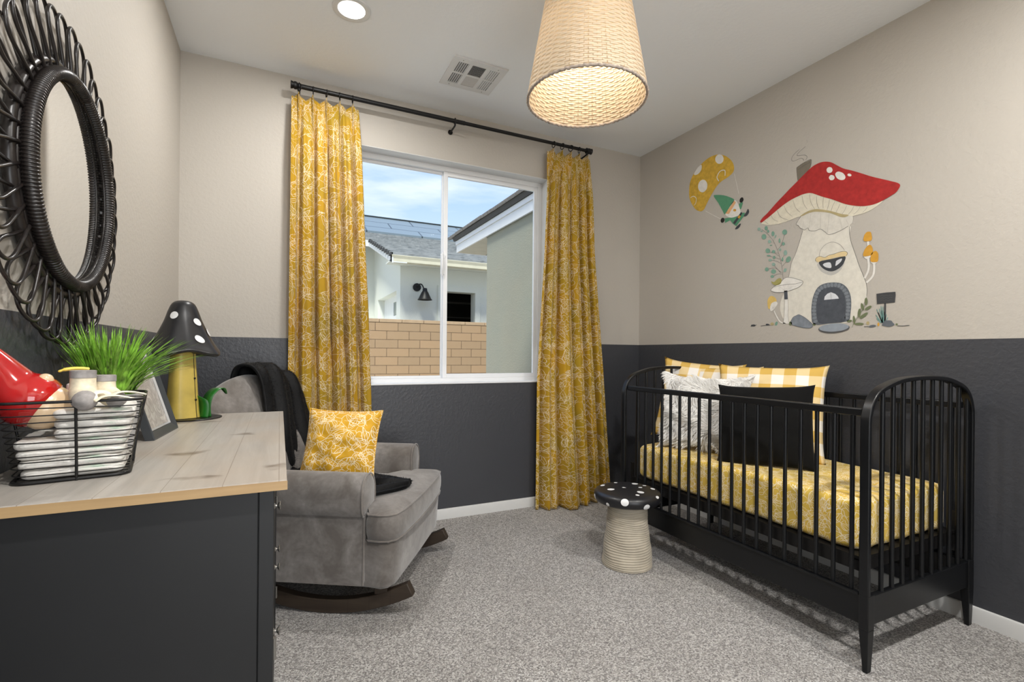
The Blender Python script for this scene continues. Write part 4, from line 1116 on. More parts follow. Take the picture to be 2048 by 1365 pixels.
# short plush pile on the throw
rs = random.Random(3); m = M()
for i in range(16000):
    u, v = rs.random(), .25 + rs.random() * .75
    p = Vector(thr(u, v)); pu = Vector(thr(min(1, u + .01), v)) - p; pv = Vector(thr(u, min(1, v + .008))) - p
    if pu.length < 1e-5 or pv.length < 1e-5: continue
    nrm = pu.cross(pv).normalized()
    if v > .62 and nrm.z < 0: nrm = -nrm
    if v <= .62 and nrm.x < 0: nrm = -nrm
    d = (nrm * .9 + Vector((rs.uniform(-.6, .6), rs.uniform(-.6, .6), rs.uniform(-.9, .1)))).normalized()
    q = Vector((rs.uniform(-1, 1), rs.uniform(-1, 1), rs.uniform(-1, 1))).normalized() * .0007
    p = p + nrm * .006; m.add([p - q, p + q, p + d * rs.uniform(.007, .013)], [(0, 1, 2)])
tp = m.build('plush_pile', MT['throw'], th_, smooth=180); tp['kind'] = 'stuff'

cushion('cushion', .340, .325, .15, MT['floral_p'], 'yellow floral cushion with corded edge resting on the armchair seat', 'cushion', (.758, -.755, .683), (radians(-19), radians(1), radians(-28)), piping=.0055, seed=11, ear=.03, pinch=.05, wr=.006, pw=.42)

MURAL=[
('house','house_stem','P','cream',1,1,[(-13790,18260),(-13690,17940),(-13540,17470),(-13340,16960),(-13130,16540),(-13050,16150),(-12970,15750),(-12840,15410),(-12740,15010),(-12580,14620),(-12450,14220),(-12470,13800),(-12640,13380),(-13000,13050),(-13630,12920),(-14340,12870),(-14820,12890),(-16190,12930),(-16610,13130),(-16730,13400),(-16900,13740),(-17080,14080),(-17140,14510),(-17090,14870),(-16970,15240),(-16760,15810),(-16540,16520),(-16370,17050),(-16280,17570),(-16270,17980),(-15250,18310),(-13840,18550)]),
('house','outline','L','ink',2,3,[(-13790,18260),(-13690,17940),(-13540,17470),(-13340,16960),(-13130,16540),(-13050,16150),(-12970,15750)]),
('house','outline','L','ink',2,3,[(-16270,17930),(-16280,17570),(-16370,17050),(-16540,16520),(-16760,15810),(-16970,15240),(-17090,14870),(-17140,14510),(-17120,14210)]),
('house','chimney','P','chim',1,0,[(-13390,21940),(-13780,22070),(-14220,22110),(-14210,21700),(-13870,21330),(-13480,21060),(-13420,21570)]),
('house','chimney_edge','L','ink',2,4,[(-13390,21940),(-13780,22070),(-14220,22110),(-14210,21740)]),
('house','chimney_edge','L','ink',2,4,[(-13480,21110),(-13420,21570),(-13390,21940)]),
('house','chimney_edge','L','ink',2,3,[(-13460,21780),(-13820,21920),(-14200,21960)]),
('house','smoke','L','ink',1,3,[(-13960,23310),(-14000,23150)]),
('house','smoke','L','ink',1,3,[(-13910,22960),(-13630,22830),(-13450,22720),(-13410,22620),(-13640,22550),(-13860,22490),(-14000,22340),(-13910,22180)]),
('house','smoke','L','ink',1,3,[(-13550,22930),(-13220,22760),(-13080,22540),(-13170,22390),(-13410,22380),(-13640,22390),(-13800,22260),(-13780,22180)]),
('house','underside','P','cream2',3,1,[(-11200,19320),(-11970,19900),(-12670,20310),(-13520,20430),(-14330,20340),(-15180,19850),(-16370,19150),(-17110,18900),(-17780,18810),(-17780,18760),(-17610,18650),(-17330,18510),(-16940,18420),(-16530,18410),(-16300,18440),(-15910,18630),(-15510,18860),(-15020,19080),(-14600,19210),(-14160,19280),(-13850,19230),(-13670,19100),(-13350,19080),(-12970,19020),(-12480,18980),(-11980,19010),(-11570,19090),(-11300,19210)]),
('house','frill','P','cream3',2,1,[(-13890,19400),(-14770,19210),(-15600,18860),(-16340,18550),(-16430,18120),(-16230,17950),(-15920,17820),(-15520,17720),(-15200,17730),(-15030,17910),(-14780,18120),(-14520,18080),(-14170,18170),(-14080,18300),(-13950,18250),(-13770,18350),(-13630,18450),(-13530,18600),(-13400,18700),(-13530,18910),(-13670,19060)]),
('house','outline','L','ink',4,3,[(-13670,19060),(-13530,18910),(-13400,18700),(-13530,18600),(-13630,18450),(-13770,18350),(-13900,18260),(-14080,18340),(-14170,18170),(-14520,18080),(-14770,18120),(-15030,17910),(-15200,17730),(-15520,17720),(-15920,17820),(-16230,17950)]),
('house','pleat_line','L','ink2',4,3,[(-14250,19080),(-14130,18220)]),
('house','pleat_line','L','ink2',4,3,[(-14790,18990),(-14770,18120)]),
('house','pleat_line','L','ink2',4,3,[(-15250,18830),(-15160,17800)]),
('house','pleat_line','L','ink2',4,3,[(-15800,18400),(-15920,17840)]),
('house','pleat_line','L','ink2',4,3,[(-13850,18750),(-13760,18370)]),
('house','pleat_line','L','ink2',4,3,[(-16110,18320),(-16240,17970)]),
('house','cap_smudge','P','olive',4,1,[(-13620,19090),(-13890,19220),(-14160,19280),(-14470,19280),(-14770,19190),(-15190,19020),(-15510,18860),(-15910,18640),(-16230,18520),(-16110,18450),(-15840,18510),(-15430,18780),(-15110,18940),(-14770,19060),(-14420,19150),(-14070,19150),(-13850,19100)]),  # olive-brown smudge of mural paint under the cap
('house','gill','L','ink2',5,3,[(-11380,19410),(-11490,19270),(-11650,19140)]),
('house','gill','L','ink2',5,3,[(-11830,19610),(-11980,19340),(-12290,19120)]),
('house','gill','L','ink2',5,3,[(-12230,19810),(-12430,19370),(-12920,19060)]),
('house','gill','L','ink2',5,3,[(-12650,20000),(-12820,19590),(-13160,19210)]),
('house','gill','L','ink2',5,3,[(-13190,20160),(-13360,19670),(-13620,19330)]),
('house','gill','L','ink2',5,3,[(-13730,20240),(-13840,19760),(-14050,19380)]),
('house','gill','L','ink2',5,3,[(-14170,20210),(-14240,19740),(-14470,19270)]),
('house','gill','L','ink2',5,3,[(-14550,20020),(-14590,19550),(-14720,19220)]),
('house','gill','L','ink2',5,3,[(-14940,19820),(-14910,19510),(-14930,19210)]),
('house','gill','L','ink2',5,3,[(-15260,19600),(-15210,19300),(-15130,19050)]),
('house','gill','L','ink2',5,3,[(-15560,19430),(-15430,19200),(-15350,18950)]),
('house','gill','L','ink2',5,3,[(-15810,19220),(-15710,19000),(-15600,18820)]),
('house','gill','L','ink2',5,3,[(-16140,19030),(-16050,18830),(-15910,18640)]),
('house','gill','L','ink2',5,3,[(-16490,18900),(-16380,18700),(-16220,18550)]),
('house','gill','L','ink2',5,3,[(-16800,18810),(-16680,18620),(-16470,18470)]),
('house','gill','L','ink2',5,3,[(-17130,18720),(-17040,18570),(-16900,18470)]),
('house','cap','P','red',5,1,[(-11090,19410),(-11270,19610),(-11590,19810),(-12120,20230),(-12620,20580),(-13050,20880),(-13470,21150),(-13870,21420),(-14270,21660),(-14530,21740),(-14830,21750),(-15120,21670),(-15370,21530),(-15650,21280),(-15970,21010),(-16360,20780),(-16810,20490),(-17320,20150),(-17800,19870),(-18210,19630),(-18460,19470),(-18550,19320),(-18410,19080),(-18210,18970),(-17810,18820),(-17470,18740),(-17110,18750),(-16750,18830),(-16340,18990),(-15990,19170),(-15670,19380),(-15310,19610),(-14930,19820),(-14550,20060),(-14240,20240),(-13880,20300),(-13520,20270),(-13100,20190),(-12670,20040),(-12230,19830),(-11820,19610),(-11460,19440),(-11200,19330)]),
('house','cap_spot','P','white',6,1,[(-15410,21120),(-15390,21060),(-15350,21020),(-15290,21010),(-15220,21030),(-15150,21080),(-15110,21150),(-15090,21230),(-15110,21290),(-15150,21330),(-15210,21340),(-15280,21320),(-15350,21270),(-15390,21200)]),
('house','cap_spot','P','white',6,1,[(-15520,20680),(-15500,20620),(-15460,20590),(-15400,20580),(-15340,20600),(-15280,20640),(-15240,20710),(-15220,20770),(-15240,20830),(-15280,20870),(-15340,20880),(-15400,20850),(-15460,20810),(-15500,20750)]),
('house','cap_spot','P','white',6,1,[(-16050,20460),(-15990,20420),(-15890,20430),(-15770,20490),(-15660,20590),(-15590,20710),(-15550,20820),(-15570,20900),(-15630,20940),(-15730,20930),(-15850,20860),(-15950,20770),(-16030,20650),(-16070,20540)]),
('house','cap_spot','P','white',6,1,[(-16360,20520),(-16350,20500),(-16320,20490),(-16280,20500),(-16230,20520),(-16200,20560),(-16170,20590),(-16170,20620),(-16180,20650),(-16210,20660),(-16250,20650),(-16300,20630),(-16330,20590),(-16360,20560)]),
('house','window_arch','L','ink2',2,4,[(-14720,16570),(-14790,16940),(-15070,17220),(-15440,17270),(-15800,17070),(-16050,16720)]),
('house','window_shade','P','shade',2,1,[(-14630,16240),(-15030,16270),(-15980,16160),(-15940,15850),(-15720,15600),(-15360,15510),(-14940,15720),(-14700,15990)]),
('house','round_window','P','dark',3,1,[(-14720,16330),(-15030,16370),(-15490,16380),(-16070,16400),(-16040,16110),(-15850,15860),(-15540,15720),(-15270,15740),(-14990,15900),(-14790,16120)]),
('house','window_light','P','pane',4,1,[(-14940,16160),(-15080,16220),(-15330,16190),(-15380,15910),(-15130,15960),(-14980,16070)]),
('house','window_light','P','pane',4,1,[(-15650,16240),(-15920,16310),(-15860,16140),(-15610,15970),(-15610,16110)]),
('house','window_hood','P','straw',4,1,[(-14530,16500),(-14600,16590),(-14790,16610),(-15030,16510),(-15260,16590),(-15530,16610),(-15800,16660),(-16070,16650),(-16200,16540),(-16140,16410),(-15890,16410),(-15630,16420),(-15260,16380),(-14940,16380),(-14650,16330)]),
('house','outline','L','ink',5,3,[(-14530,16410),(-14530,16500),(-14600,16590),(-14790,16630),(-15030,16520),(-15260,16600),(-15530,16620),(-15800,16670),(-16070,16660),(-16200,16540),(-16140,16410)]),
('house','door_stones','P','stone2',3,1,[(-14460,12930),(-14330,13470),(-14330,13960),(-14420,14480),(-14660,14940),(-15040,15110),(-15500,15110),(-15910,15000),(-16210,14710),(-16370,14280),(-16400,13780),(-16360,13330),(-16310,13060),(-16010,12970),(-15290,12930)]),
('house','door','P','door',4,1,[(-14770,12980),(-14620,13450),(-14610,14030),(-14690,14500),(-14950,14810),(-15410,14870),(-15770,14770),(-16020,14460),(-16130,13990),(-16120,13440),(-16060,12990),(-15430,12960)]),
('house','door_stone','P','stone',4,1,[(-14540,13170),(-14630,13170),(-14680,13120),(-14660,13050),(-14590,13010),(-14500,13010),(-14450,13060),(-14460,13130)]),
('house','door_stone','P','stone',4,1,[(-14480,13370),(-14570,13360),(-14620,13310),(-14600,13240),(-14530,13200),(-14440,13200),(-14380,13250),(-14400,13320)]),
('house','door_stone','P','stone',4,1,[(-14470,13570),(-14560,13540),(-14600,13480),(-14570,13420),(-14490,13400),(-14400,13420),(-14360,13480),(-14390,13540)]),
('house','door_stone','P','stone',4,1,[(-14470,13760),(-14550,13730),(-14590,13670),(-14550,13610),(-14460,13590),(-14380,13630),(-14340,13690),(-14380,13750)]),
('house','door_stone','P','stone',4,1,[(-14470,13960),(-14560,13930),(-14590,13860),(-14560,13810),(-14470,13790),(-14380,13830),(-14350,13890),(-14390,13950)]),
('house','door_stone','P','stone',4,1,[(-14500,14160),(-14580,14110),(-14600,14040),(-14560,13990),(-14470,13990),(-14390,14040),(-14360,14100),(-14410,14150)]),
('house','door_stone','P','stone',4,1,[(-14530,14350),(-14610,14300),(-14640,14230),(-14590,14180),(-14500,14180),(-14420,14230),(-14400,14300),(-14440,14350)]),
('house','door_stone','P','stone',4,1,[(-14590,14530),(-14670,14470),(-14680,14400),(-14630,14360),(-14540,14370),(-14470,14430),(-14450,14500),(-14510,14540)]),
('house','door_stone','P','stone',4,1,[(-14660,14710),(-14730,14650),(-14750,14580),(-14690,14540),(-14600,14550),(-14530,14610),(-14520,14680),(-14570,14720)]),
('house','door_stone','P','stone',4,1,[(-14790,14840),(-14850,14760),(-14840,14690),(-14770,14670),(-14690,14720),(-14640,14790),(-14650,14860),(-14710,14880)]),
('house','door_stone','P','stone',4,1,[(-14960,14920),(-14980,14830),(-14940,14780),(-14880,14790),(-14810,14850),(-14790,14940),(-14830,15000),(-14900,14990)]),
('house','door_stone','P','stone',4,1,[(-15130,14970),(-15130,14880),(-15090,14840),(-15020,14870),(-14980,14950),(-14980,15030),(-15020,15080),(-15090,15050)]),
('house','door_stone','P','stone',4,1,[(-15320,15000),(-15320,14910),(-15270,14870),(-15210,14890),(-15160,14970),(-15160,15060),(-15210,15100),(-15270,15080)]),
('house','door_stone','P','stone',4,1,[(-15500,14990),(-15490,14900),(-15430,14870),(-15370,14910),(-15340,14990),(-15360,15080),(-15410,15110),(-15470,15070)]),
('house','door_stone','P','stone',4,1,[(-15690,14940),(-15650,14870),(-15590,14850),(-15540,14900),(-15530,14990),(-15570,15060),(-15630,15080),(-15680,15030)]),
('house','door_stone','P','stone',4,1,[(-15860,14870),(-15810,14810),(-15750,14810),(-15710,14860),(-15720,14950),(-15770,15010),(-15830,15010),(-15870,14950)]),
('house','door_stone','P','stone',4,1,[(-16010,14740),(-15950,14690),(-15880,14700),(-15850,14760),(-15880,14840),(-15940,14890),(-16000,14880),(-16030,14810)]),
('house','door_stone','P','stone',4,1,[(-16100,14560),(-16030,14550),(-15970,14580),(-15970,14650),(-16020,14710),(-16090,14730),(-16150,14690),(-16160,14620)]),
('house','door_stone','P','stone',4,1,[(-16180,14390),(-16100,14390),(-16050,14440),(-16070,14510),(-16130,14550),(-16210,14540),(-16260,14490),(-16250,14430)]),
('house','door_stone','P','stone',4,1,[(-16240,14210),(-16160,14210),(-16110,14260),(-16120,14320),(-16190,14360),(-16270,14360),(-16320,14310),(-16300,14250)]),
('house','door_stone','P','stone',4,1,[(-16260,14020),(-16180,14040),(-16140,14100),(-16170,14160),(-16240,14180),(-16320,14160),(-16360,14100),(-16330,14040)]),
('house','door_stone','P','stone',4,1,[(-16280,13830),(-16200,13850),(-16160,13910),(-16190,13970),(-16260,13990),(-16340,13970),(-16380,13910),(-16350,13860)]),
('house','door_stone','P','stone',4,1,[(-16260,13650),(-16190,13680),(-16160,13740),(-16190,13790),(-16270,13810),(-16340,13770),(-16370,13710),(-16340,13660)]),
('house','door_stone','P','stone',4,1,[(-16240,13460),(-16170,13510),(-16150,13570),(-16190,13620),(-16270,13620),(-16340,13580),(-16360,13520),(-16320,13470)]),
('house','door_stone','P','stone',4,1,[(-16220,13280),(-16140,13320),(-16120,13390),(-16160,13430),(-16240,13440),(-16310,13400),(-16330,13330),(-16290,13290)]),
('house','door_stone','P','stone',4,1,[(-16170,13110),(-16100,13160),(-16080,13220),(-16130,13260),(-16210,13260),(-16270,13210),(-16290,13140),(-16250,13100)]),
('house','door_window','P','pane',5,0,[(-15020,14220),(-15050,14400),(-15190,14540),(-15380,14600),(-15600,14490),(-15730,14350),(-15790,14220),(-15420,14220)]),
('house','door_window_bar','L','ink',6,5,[(-15370,14590),(-15400,14210)]),
('house','step_stone','P','ink',3,1,[(-16330,12680),(-16310,12620),(-16240,12550),(-16120,12500),(-15960,12450),(-15770,12420),(-15560,12400),(-15350,12400),(-15150,12420),(-14980,12460),(-14840,12510),(-14750,12570),(-14720,12640),(-14740,12700),(-14820,12770),(-14950,12830),(-15120,12870),(-15320,12900),(-15530,12920),(-15730,12910),(-15930,12890),(-16090,12850),(-16220,12800),(-16300,12750)]),
('house','step_stone','P','bluegrey',4,1,[(-16290,12730),(-16270,12670),(-16200,12620),(-16090,12570),(-15940,12530),(-15760,12510),(-15570,12490),(-15370,12490),(-15180,12510),(-15010,12540),(-14890,12580),(-14800,12630),(-14770,12680),(-14790,12740),(-14870,12800),(-14990,12850),(-15150,12880),(-15340,12910),(-15530,12920),(-15730,12920),(-15910,12900),(-16070,12870),(-16180,12830),(-16260,12780)]),
('house','rock','P','bluegrey2',3,1,[(-13110,13150),(-13260,13390),(-13470,13490),(-13630,13520),(-13940,13350),(-14190,13140),(-14390,12930),(-14340,12760),(-14040,12740),(-13530,12850),(-13190,12970)]),
('house','outline','L','ink',4,3,[(-13110,13150),(-13260,13390),(-13470,13490),(-13630,13520),(-13940,13350),(-14190,13140),(-14390,12930),(-14340,12760),(-14040,12740),(-13530,12850),(-13190,12970)]),
('house','toadstool_stem','P','white',3,0,[(-12740,14860),(-12930,14840),(-12940,14460),(-12960,13970),(-12950,13460),(-13030,13050),(-12650,13050),(-12710,13480),(-12730,13990),(-12730,14480)]),
('house','toadstool_stem','P','door',4,0,[(-12690,14980),(-12900,14980),(-12940,14460),(-12720,14470)]),
('house','outline','L','ink2',4,3,[(-12730,14480),(-12730,13990),(-12710,13480),(-12660,13120)]),
('house','outline','L','ink2',4,3,[(-12940,14460),(-12960,13970),(-12960,13460),(-13030,13100)]),
('house','toadstool_cap','P','white',4,1,[(-11840,15100),(-12040,15290),(-12430,15460),(-12700,15690),(-12970,15730),(-13450,15570),(-13840,15360),(-13610,15100),(-13140,14970),(-12660,14900),(-12100,14970)]),
('house','outline','L','ink',5,3,[(-11840,15100),(-12040,15290),(-12430,15460),(-12700,15690),(-12970,15730),(-13450,15570),(-13840,15360),(-13610,15100),(-13140,14970),(-12660,14900),(-12100,14970),(-11840,15100)]),
('house','outline','L','ink',5,3,[(-12040,15280),(-12760,15330),(-13400,15300),(-13840,15360)]),
('house','gill','L','ink2',5,2,[(-12790,15030),(-12630,15310)]),
('house','gill','L','ink2',5,2,[(-12820,15030),(-12980,15290)]),
('house','gill','L','ink2',5,2,[(-12760,15010),(-12430,15230)]),
('house','gill','L','ink2',5,2,[(-12870,15020),(-13250,15180)]),
('house','bird','P','olive2',5,1,[(-11880,15640),(-12060,15570),(-12260,15720),(-12460,15750),(-12540,15610),(-12460,15410),(-12210,15360),(-11980,15460)]),
('house','small_mushroom','P','yellow2',2,1,[(-11680,14050),(-11630,14500),(-11820,14760),(-12100,14670),(-12220,14400),(-11930,14270),(-11810,14010)]),
('house','small_mushroom','P','white',3,1,[(-11810,14070),(-11900,14320),(-12160,14400),(-12300,14290),(-12200,14110),(-11960,13870),(-11830,13880)]),
('house','gill','L','ink2',4,2,[(-12000,14000),(-11900,14320)]),
('house','gill','L','ink2',4,2,[(-12000,14000),(-12050,14360)]),
('house','gill','L','ink2',4,2,[(-12000,14000),(-12190,14360)]),
('house','gill','L','ink2',4,2,[(-12000,14000),(-12270,14260)]),
('house','gill','L','ink2',4,2,[(-12000,14000),(-12220,14110)]),
('house','gill','L','ink2',4,2,[(-12000,14000),(-11810,14070)]),
('house','gill','L','ink2',4,2,[(-12000,14000),(-11850,14220)]),
('house','small_mushroom_stem','L','white',3,16,[(-12080,13860),(-12250,13510),(-12450,13210),(-12780,13040)]),
('house','outline','L','ink2',4,2,[(-12140,13830),(-12310,13500),(-12510,13230),(-12780,13090)]),
('house','side_mushroom_stem','L','white',3,19,[(-17160,16980),(-17180,16730)]),
('house','side_mushroom_cap','P','orange',5,1,[(-16980,17010),(-16990,17280),(-17110,17430),(-17270,17410),(-17330,17250),(-17320,16970)]),
('house','side_mushroom_stem','L','white',3,19,[(-17180,16110),(-17210,15740),(-17170,15430),(-17020,15120)]),
('house','side_mushroom_gill','P','white',4,1,[(-16970,16250),(-17120,16270),(-17310,16210),(-17210,16090),(-17080,16090)]),
('house','side_mushroom_cap','P','orange',6,1,[(-16960,16250),(-17000,16520),(-17140,16720),(-17280,16760),(-17380,16580),(-17390,16300),(-17240,16220)]),
('house','side_mushroom_stem','L','white',3,19,[(-17450,15830),(-17450,15440),(-17370,15140),(-17110,14890)]),
('house','side_mushroom_gill','P','white',4,1,[(-17290,15910),(-17440,15920),(-17620,15880),(-17520,15790),(-17380,15810)]),
('house','side_mushroom_cap','P','orange',6,1,[(-17300,15930),(-17310,16240),(-17400,16380),(-17540,16400),(-17640,16230),(-17630,15890),(-17480,15860)]),
('house','sign_post','P','signd',3,0,[(-17910,13800),(-17990,13800),(-17990,12900),(-17910,12900)]),
('house','sign_board','P','signd',4,0,[(-17570,14280),(-17960,14300),(-18390,14290),(-18400,14120),(-18370,13780),(-17960,13780),(-17600,13770)]),
('house','sign_scribble','L','ink',5,4,[(-17730,14140),(-17830,14190),(-17900,14130),(-18000,14170),(-18090,14120),(-18190,14160),(-18260,14120)]),
('house','sign_scribble','L','ink',5,4,[(-17730,14030),(-17830,14070),(-17900,14020),(-18000,14060),(-18090,14010),(-18190,14050),(-18260,14010)]),
('house','sign_scribble','L','ink',5,4,[(-17730,13910),(-17830,13950),(-17910,13900),(-18000,13940),(-18090,13890),(-18190,13930),(-18260,13890)]),
('house','sign_rock','P','stone2',4,1,[(-17820,12720),(-17930,12920),(-18200,12930),(-18290,12820),(-18360,12700),(-18120,12630),(-17900,12680)]),
('house','twig','L','ink',3,2.5,[(-11180,18930),(-11600,18540),(-11980,18040),(-12240,17470),(-12420,16970),(-12530,16480),(-12600,15960),(-12620,15650),(-12490,15430)]),
('house','twig','L','ink',3,2.5,[(-11980,18040),(-12130,18320)]),
('house','twig','L','ink',3,2.5,[(-12240,17470),(-12410,17590),(-12590,17740)]),
('house','twig','L','ink',3,2.5,[(-12440,17590),(-12600,17970),(-12680,18280)]),
('house','twig','L','ink',3,2.5,[(-12410,17950),(-12440,17640)]),
('house','twig','L','ink',3,2.5,[(-12330,17240),(-11840,17380),(-11640,17470)]),
('house','twig','L','ink',3,2.5,[(-12390,17050),(-12130,17250),(-12010,17380)]),
('house','twig','L','ink',3,2.5,[(-12470,16750),(-12610,16930),(-12740,17170)]),
('house','twig','L','ink',3,2.5,[(-12440,16860),(-12130,17020),(-11680,17210)]),
('house','twig','L','ink',3,2.5,[(-12500,16590),(-12190,16800),(-11790,16930)]),
('house','twig','L','ink',3,2.5,[(-12570,16430),(-12750,16600),(-12950,16770)]),
('house','twig','L','ink',3,2.5,[(-12560,16070),(-12310,16260),(-12010,16620)]),
('house','twig','L','ink',3,2.5,[(-12510,16020),(-12140,16390),(-11570,16410)]),
('house','twig','L','ink',3,2.5,[(-12590,15960),(-12310,16020),(-11930,15920)]),
('house','twig','L','ink',3,2.5,[(-11810,18290),(-11400,18400)]),
('house','twig','L','ink',3,2.5,[(-12070,17870),(-11730,18050)]),
('house','twig','L','ink',3,2.5,[(-12630,16060),(-12740,16170)]),
('house','twig','L','ink',3,2.5,[(-11520,18640),(-11510,18910)]),
('house','eucalyptus_leaf','P','sage2',4,1,[(-11130,18940),(-11110,18890),(-11050,18870),(-10980,18880),(-10930,18930),(-10910,18990),(-10930,19050),(-10980,19070),(-11050,19050),(-11110,19010)]),
('house','eucalyptus_leaf','P','sage',4,1,[(-11610,18890),(-11600,18820),(-11540,18780),(-11480,18800),(-11420,18860),(-11400,18940),(-11420,19010),(-11470,19040),(-11540,19030),(-11590,18970)]),
('house','eucalyptus_leaf','P','sage',4,1,[(-11710,18680),(-11700,18630),(-11660,18610),(-11620,18620),(-11580,18660),(-11570,18710),(-11580,18760),(-11620,18780),(-11660,18770),(-11700,18730)]),
('house','eucalyptus_leaf','P','sage2',4,1,[(-11280,18770),(-11270,18750),(-11230,18750),(-11180,18760),(-11130,18780),(-11120,18810),(-11130,18830),(-11170,18840),(-11230,18830),(-11270,18800)]),
('house','eucalyptus_leaf','P','sage',4,1,[(-12060,18460),(-12040,18380),(-11990,18330),(-11930,18350),(-11880,18410),(-11860,18500),(-11880,18590),(-11930,18630),(-11990,18610),(-12040,18550)]),
('house','eucalyptus_leaf','P','sage',4,1,[(-11520,18390),(-11490,18300),(-11410,18260),(-11320,18280),(-11240,18360),(-11210,18460),(-11240,18550),(-11320,18590),(-11410,18570),(-11490,18490)]),
('house','eucalyptus_leaf','P','sage2',4,1,[(-12170,18250),(-12130,18200),(-12100,18180),(-12070,18200),(-12070,18240),(-12080,18300),(-12110,18350),(-12150,18370),(-12170,18350),(-12180,18310)]),
('house','eucalyptus_leaf','P','sage',4,1,[(-12860,18370),(-12830,18290),(-12750,18250),(-12660,18270),(-12580,18340),(-12550,18440),(-12580,18520),(-12660,18560),(-12750,18540),(-12830,18470)]),
('house','eucalyptus_leaf','P','sage',4,1,[(-12450,17960),(-12440,17880),(-12410,17840),(-12370,17850),(-12340,17900),(-12330,17980),(-12340,18060),(-12370,18110),(-12410,18100),(-12430,18040)]),
('house','eucalyptus_leaf','P','sage2',4,1,[(-11840,18030),(-11820,17970),(-11770,17940),(-11700,17960),(-11650,18000),(-11630,18070),(-11650,18130),(-11700,18160),(-11770,18140),(-11820,18090)]),
('house','eucalyptus_leaf','P','sage',4,1,[(-11920,17790),(-11910,17780),(-11870,17770),(-11820,17780),(-11770,17800),(-11760,17820),(-11770,17840),(-11820,17840),(-11870,17830),(-11910,17810)]),
('house','eucalyptus_leaf','P','sage',4,1,[(-12720,17720),(-12700,17660),(-12660,17630),(-12600,17650),(-12560,17690),(-12540,17760),(-12560,17810),(-12600,17840),(-12660,17830),(-12700,17780)]),
('house','eucalyptus_leaf','P','sage2',4,1,[(-12500,17420),(-12490,17380),(-12450,17360),(-12400,17370),(-12360,17400),(-12340,17450),(-12360,17490),(-12400,17510),(-12450,17500),(-12490,17460)]),
('house','eucalyptus_leaf','P','sage',4,1,[(-11780,17490),(-11750,17410),(-11680,17370),(-11580,17390),(-11510,17450),(-11470,17550),(-11500,17630),(-11580,17670),(-11670,17650),(-11750,17580)]),
('house','eucalyptus_leaf','P','sage',4,1,[(-12110,17380),(-12090,17330),(-12040,17300),(-11970,17310),(-11920,17360),(-11900,17420),(-11920,17470),(-11970,17490),(-12040,17480),(-12090,17440)]),
('house','eucalyptus_leaf','P','sage2',4,1,[(-12870,17170),(-12850,17080),(-12800,17040),(-12730,17050),(-12670,17120),(-12650,17210),(-12670,17300),(-12730,17340),(-12790,17330),(-12850,17260)]),
('house','eucalyptus_leaf','P','sage',4,1,[(-11810,17190),(-11790,17170),(-11720,17160),(-11640,17180),(-11580,17210),(-11550,17240),(-11580,17260),(-11640,17260),(-11720,17250),(-11790,17220)]),
('house','eucalyptus_leaf','P','sage',4,1,[(-12130,17030),(-12120,16980),(-12080,16950),(-12020,16960),(-11980,17000),(-11960,17060),(-11980,17110),(-12020,17140),(-12070,17130),(-12120,17090)]),
('house','eucalyptus_leaf','P','sage2',4,1,[(-11910,16910),(-11890,16870),(-11830,16850),(-11760,16860),(-11700,16900),(-11670,16950),(-11700,16990),(-11750,17010),(-11830,16990),(-11880,16960)]),
('house','eucalyptus_leaf','P','sage',4,1,[(-12640,16830),(-12630,16760),(-12600,16720),(-12570,16720),(-12540,16770),(-12530,16850),(-12540,16920),(-12570,16960),(-12600,16950),(-12630,16900)]),
('house','eucalyptus_leaf','P','sage',4,1,[(-13070,16690),(-12990,16620),(-12900,16610),(-12820,16660),(-12790,16760),(-12830,16860),(-12910,16930),(-13000,16940),(-13080,16880),(-13100,16790)]),
('house','eucalyptus_leaf','P','sage2',4,1,[(-12130,16610),(-12110,16560),(-12050,16530),(-11980,16540),(-11920,16590),(-11900,16650),(-11920,16700),(-11980,16730),(-12050,16710),(-12100,16670)]),
('house','eucalyptus_leaf','P','sage',4,1,[(-11700,16390),(-11680,16320),(-11620,16290),(-11540,16300),(-11470,16350),(-11440,16430),(-11470,16490),(-11530,16530),(-11610,16510),(-11680,16460)]),
('house','eucalyptus_leaf','P','sage',4,1,[(-12180,16190),(-12150,16110),(-12070,16070),(-11970,16090),(-11890,16150),(-11860,16230),(-11890,16310),(-11970,16350),(-12060,16330),(-12140,16270)]),
('house','eucalyptus_leaf','P','sage2',4,1,[(-12830,16120),(-12780,16080),(-12720,16070),(-12670,16100),(-12650,16160),(-12680,16230),(-12730,16280),(-12790,16280),(-12840,16250),(-12850,16190)]),
('house','eucalyptus_leaf','P','sage',4,1,[(-12050,15910),(-12030,15860),(-11970,15840),(-11900,15850),(-11840,15890),(-11820,15940),(-11840,15980),(-11900,16010),(-11970,16000),(-12030,15960)]),
('house','twig','L','leafd',4,3,[(-16450,12670),(-16510,12830),(-16610,13000),(-16780,13260),(-16980,13600),(-17100,13940)]),
('house','leaf','P','leafd',5,1,[(-17180,13940),(-17170,13840),(-17140,13770),(-17110,13750),(-17070,13780),(-17050,13850),(-17040,13950),(-17050,14050),(-17070,14110),(-17110,14140),(-17140,14110),(-17170,14030)]),
('house','leaf','P','leafd',5,1,[(-17000,13710),(-17020,13610),(-17010,13540),(-16980,13510),(-16950,13530),(-16910,13590),(-16870,13680),(-16860,13770),(-16870,13850),(-16890,13880),(-16930,13860),(-16970,13800)]),
('house','leaf','P','leafd',5,1,[(-17350,13690),(-17350,13650),(-17310,13590),(-17240,13540),(-17160,13510),(-17090,13510),(-17060,13530),(-17060,13580),(-17100,13630),(-17170,13680),(-17240,13710),(-17310,13720)]),
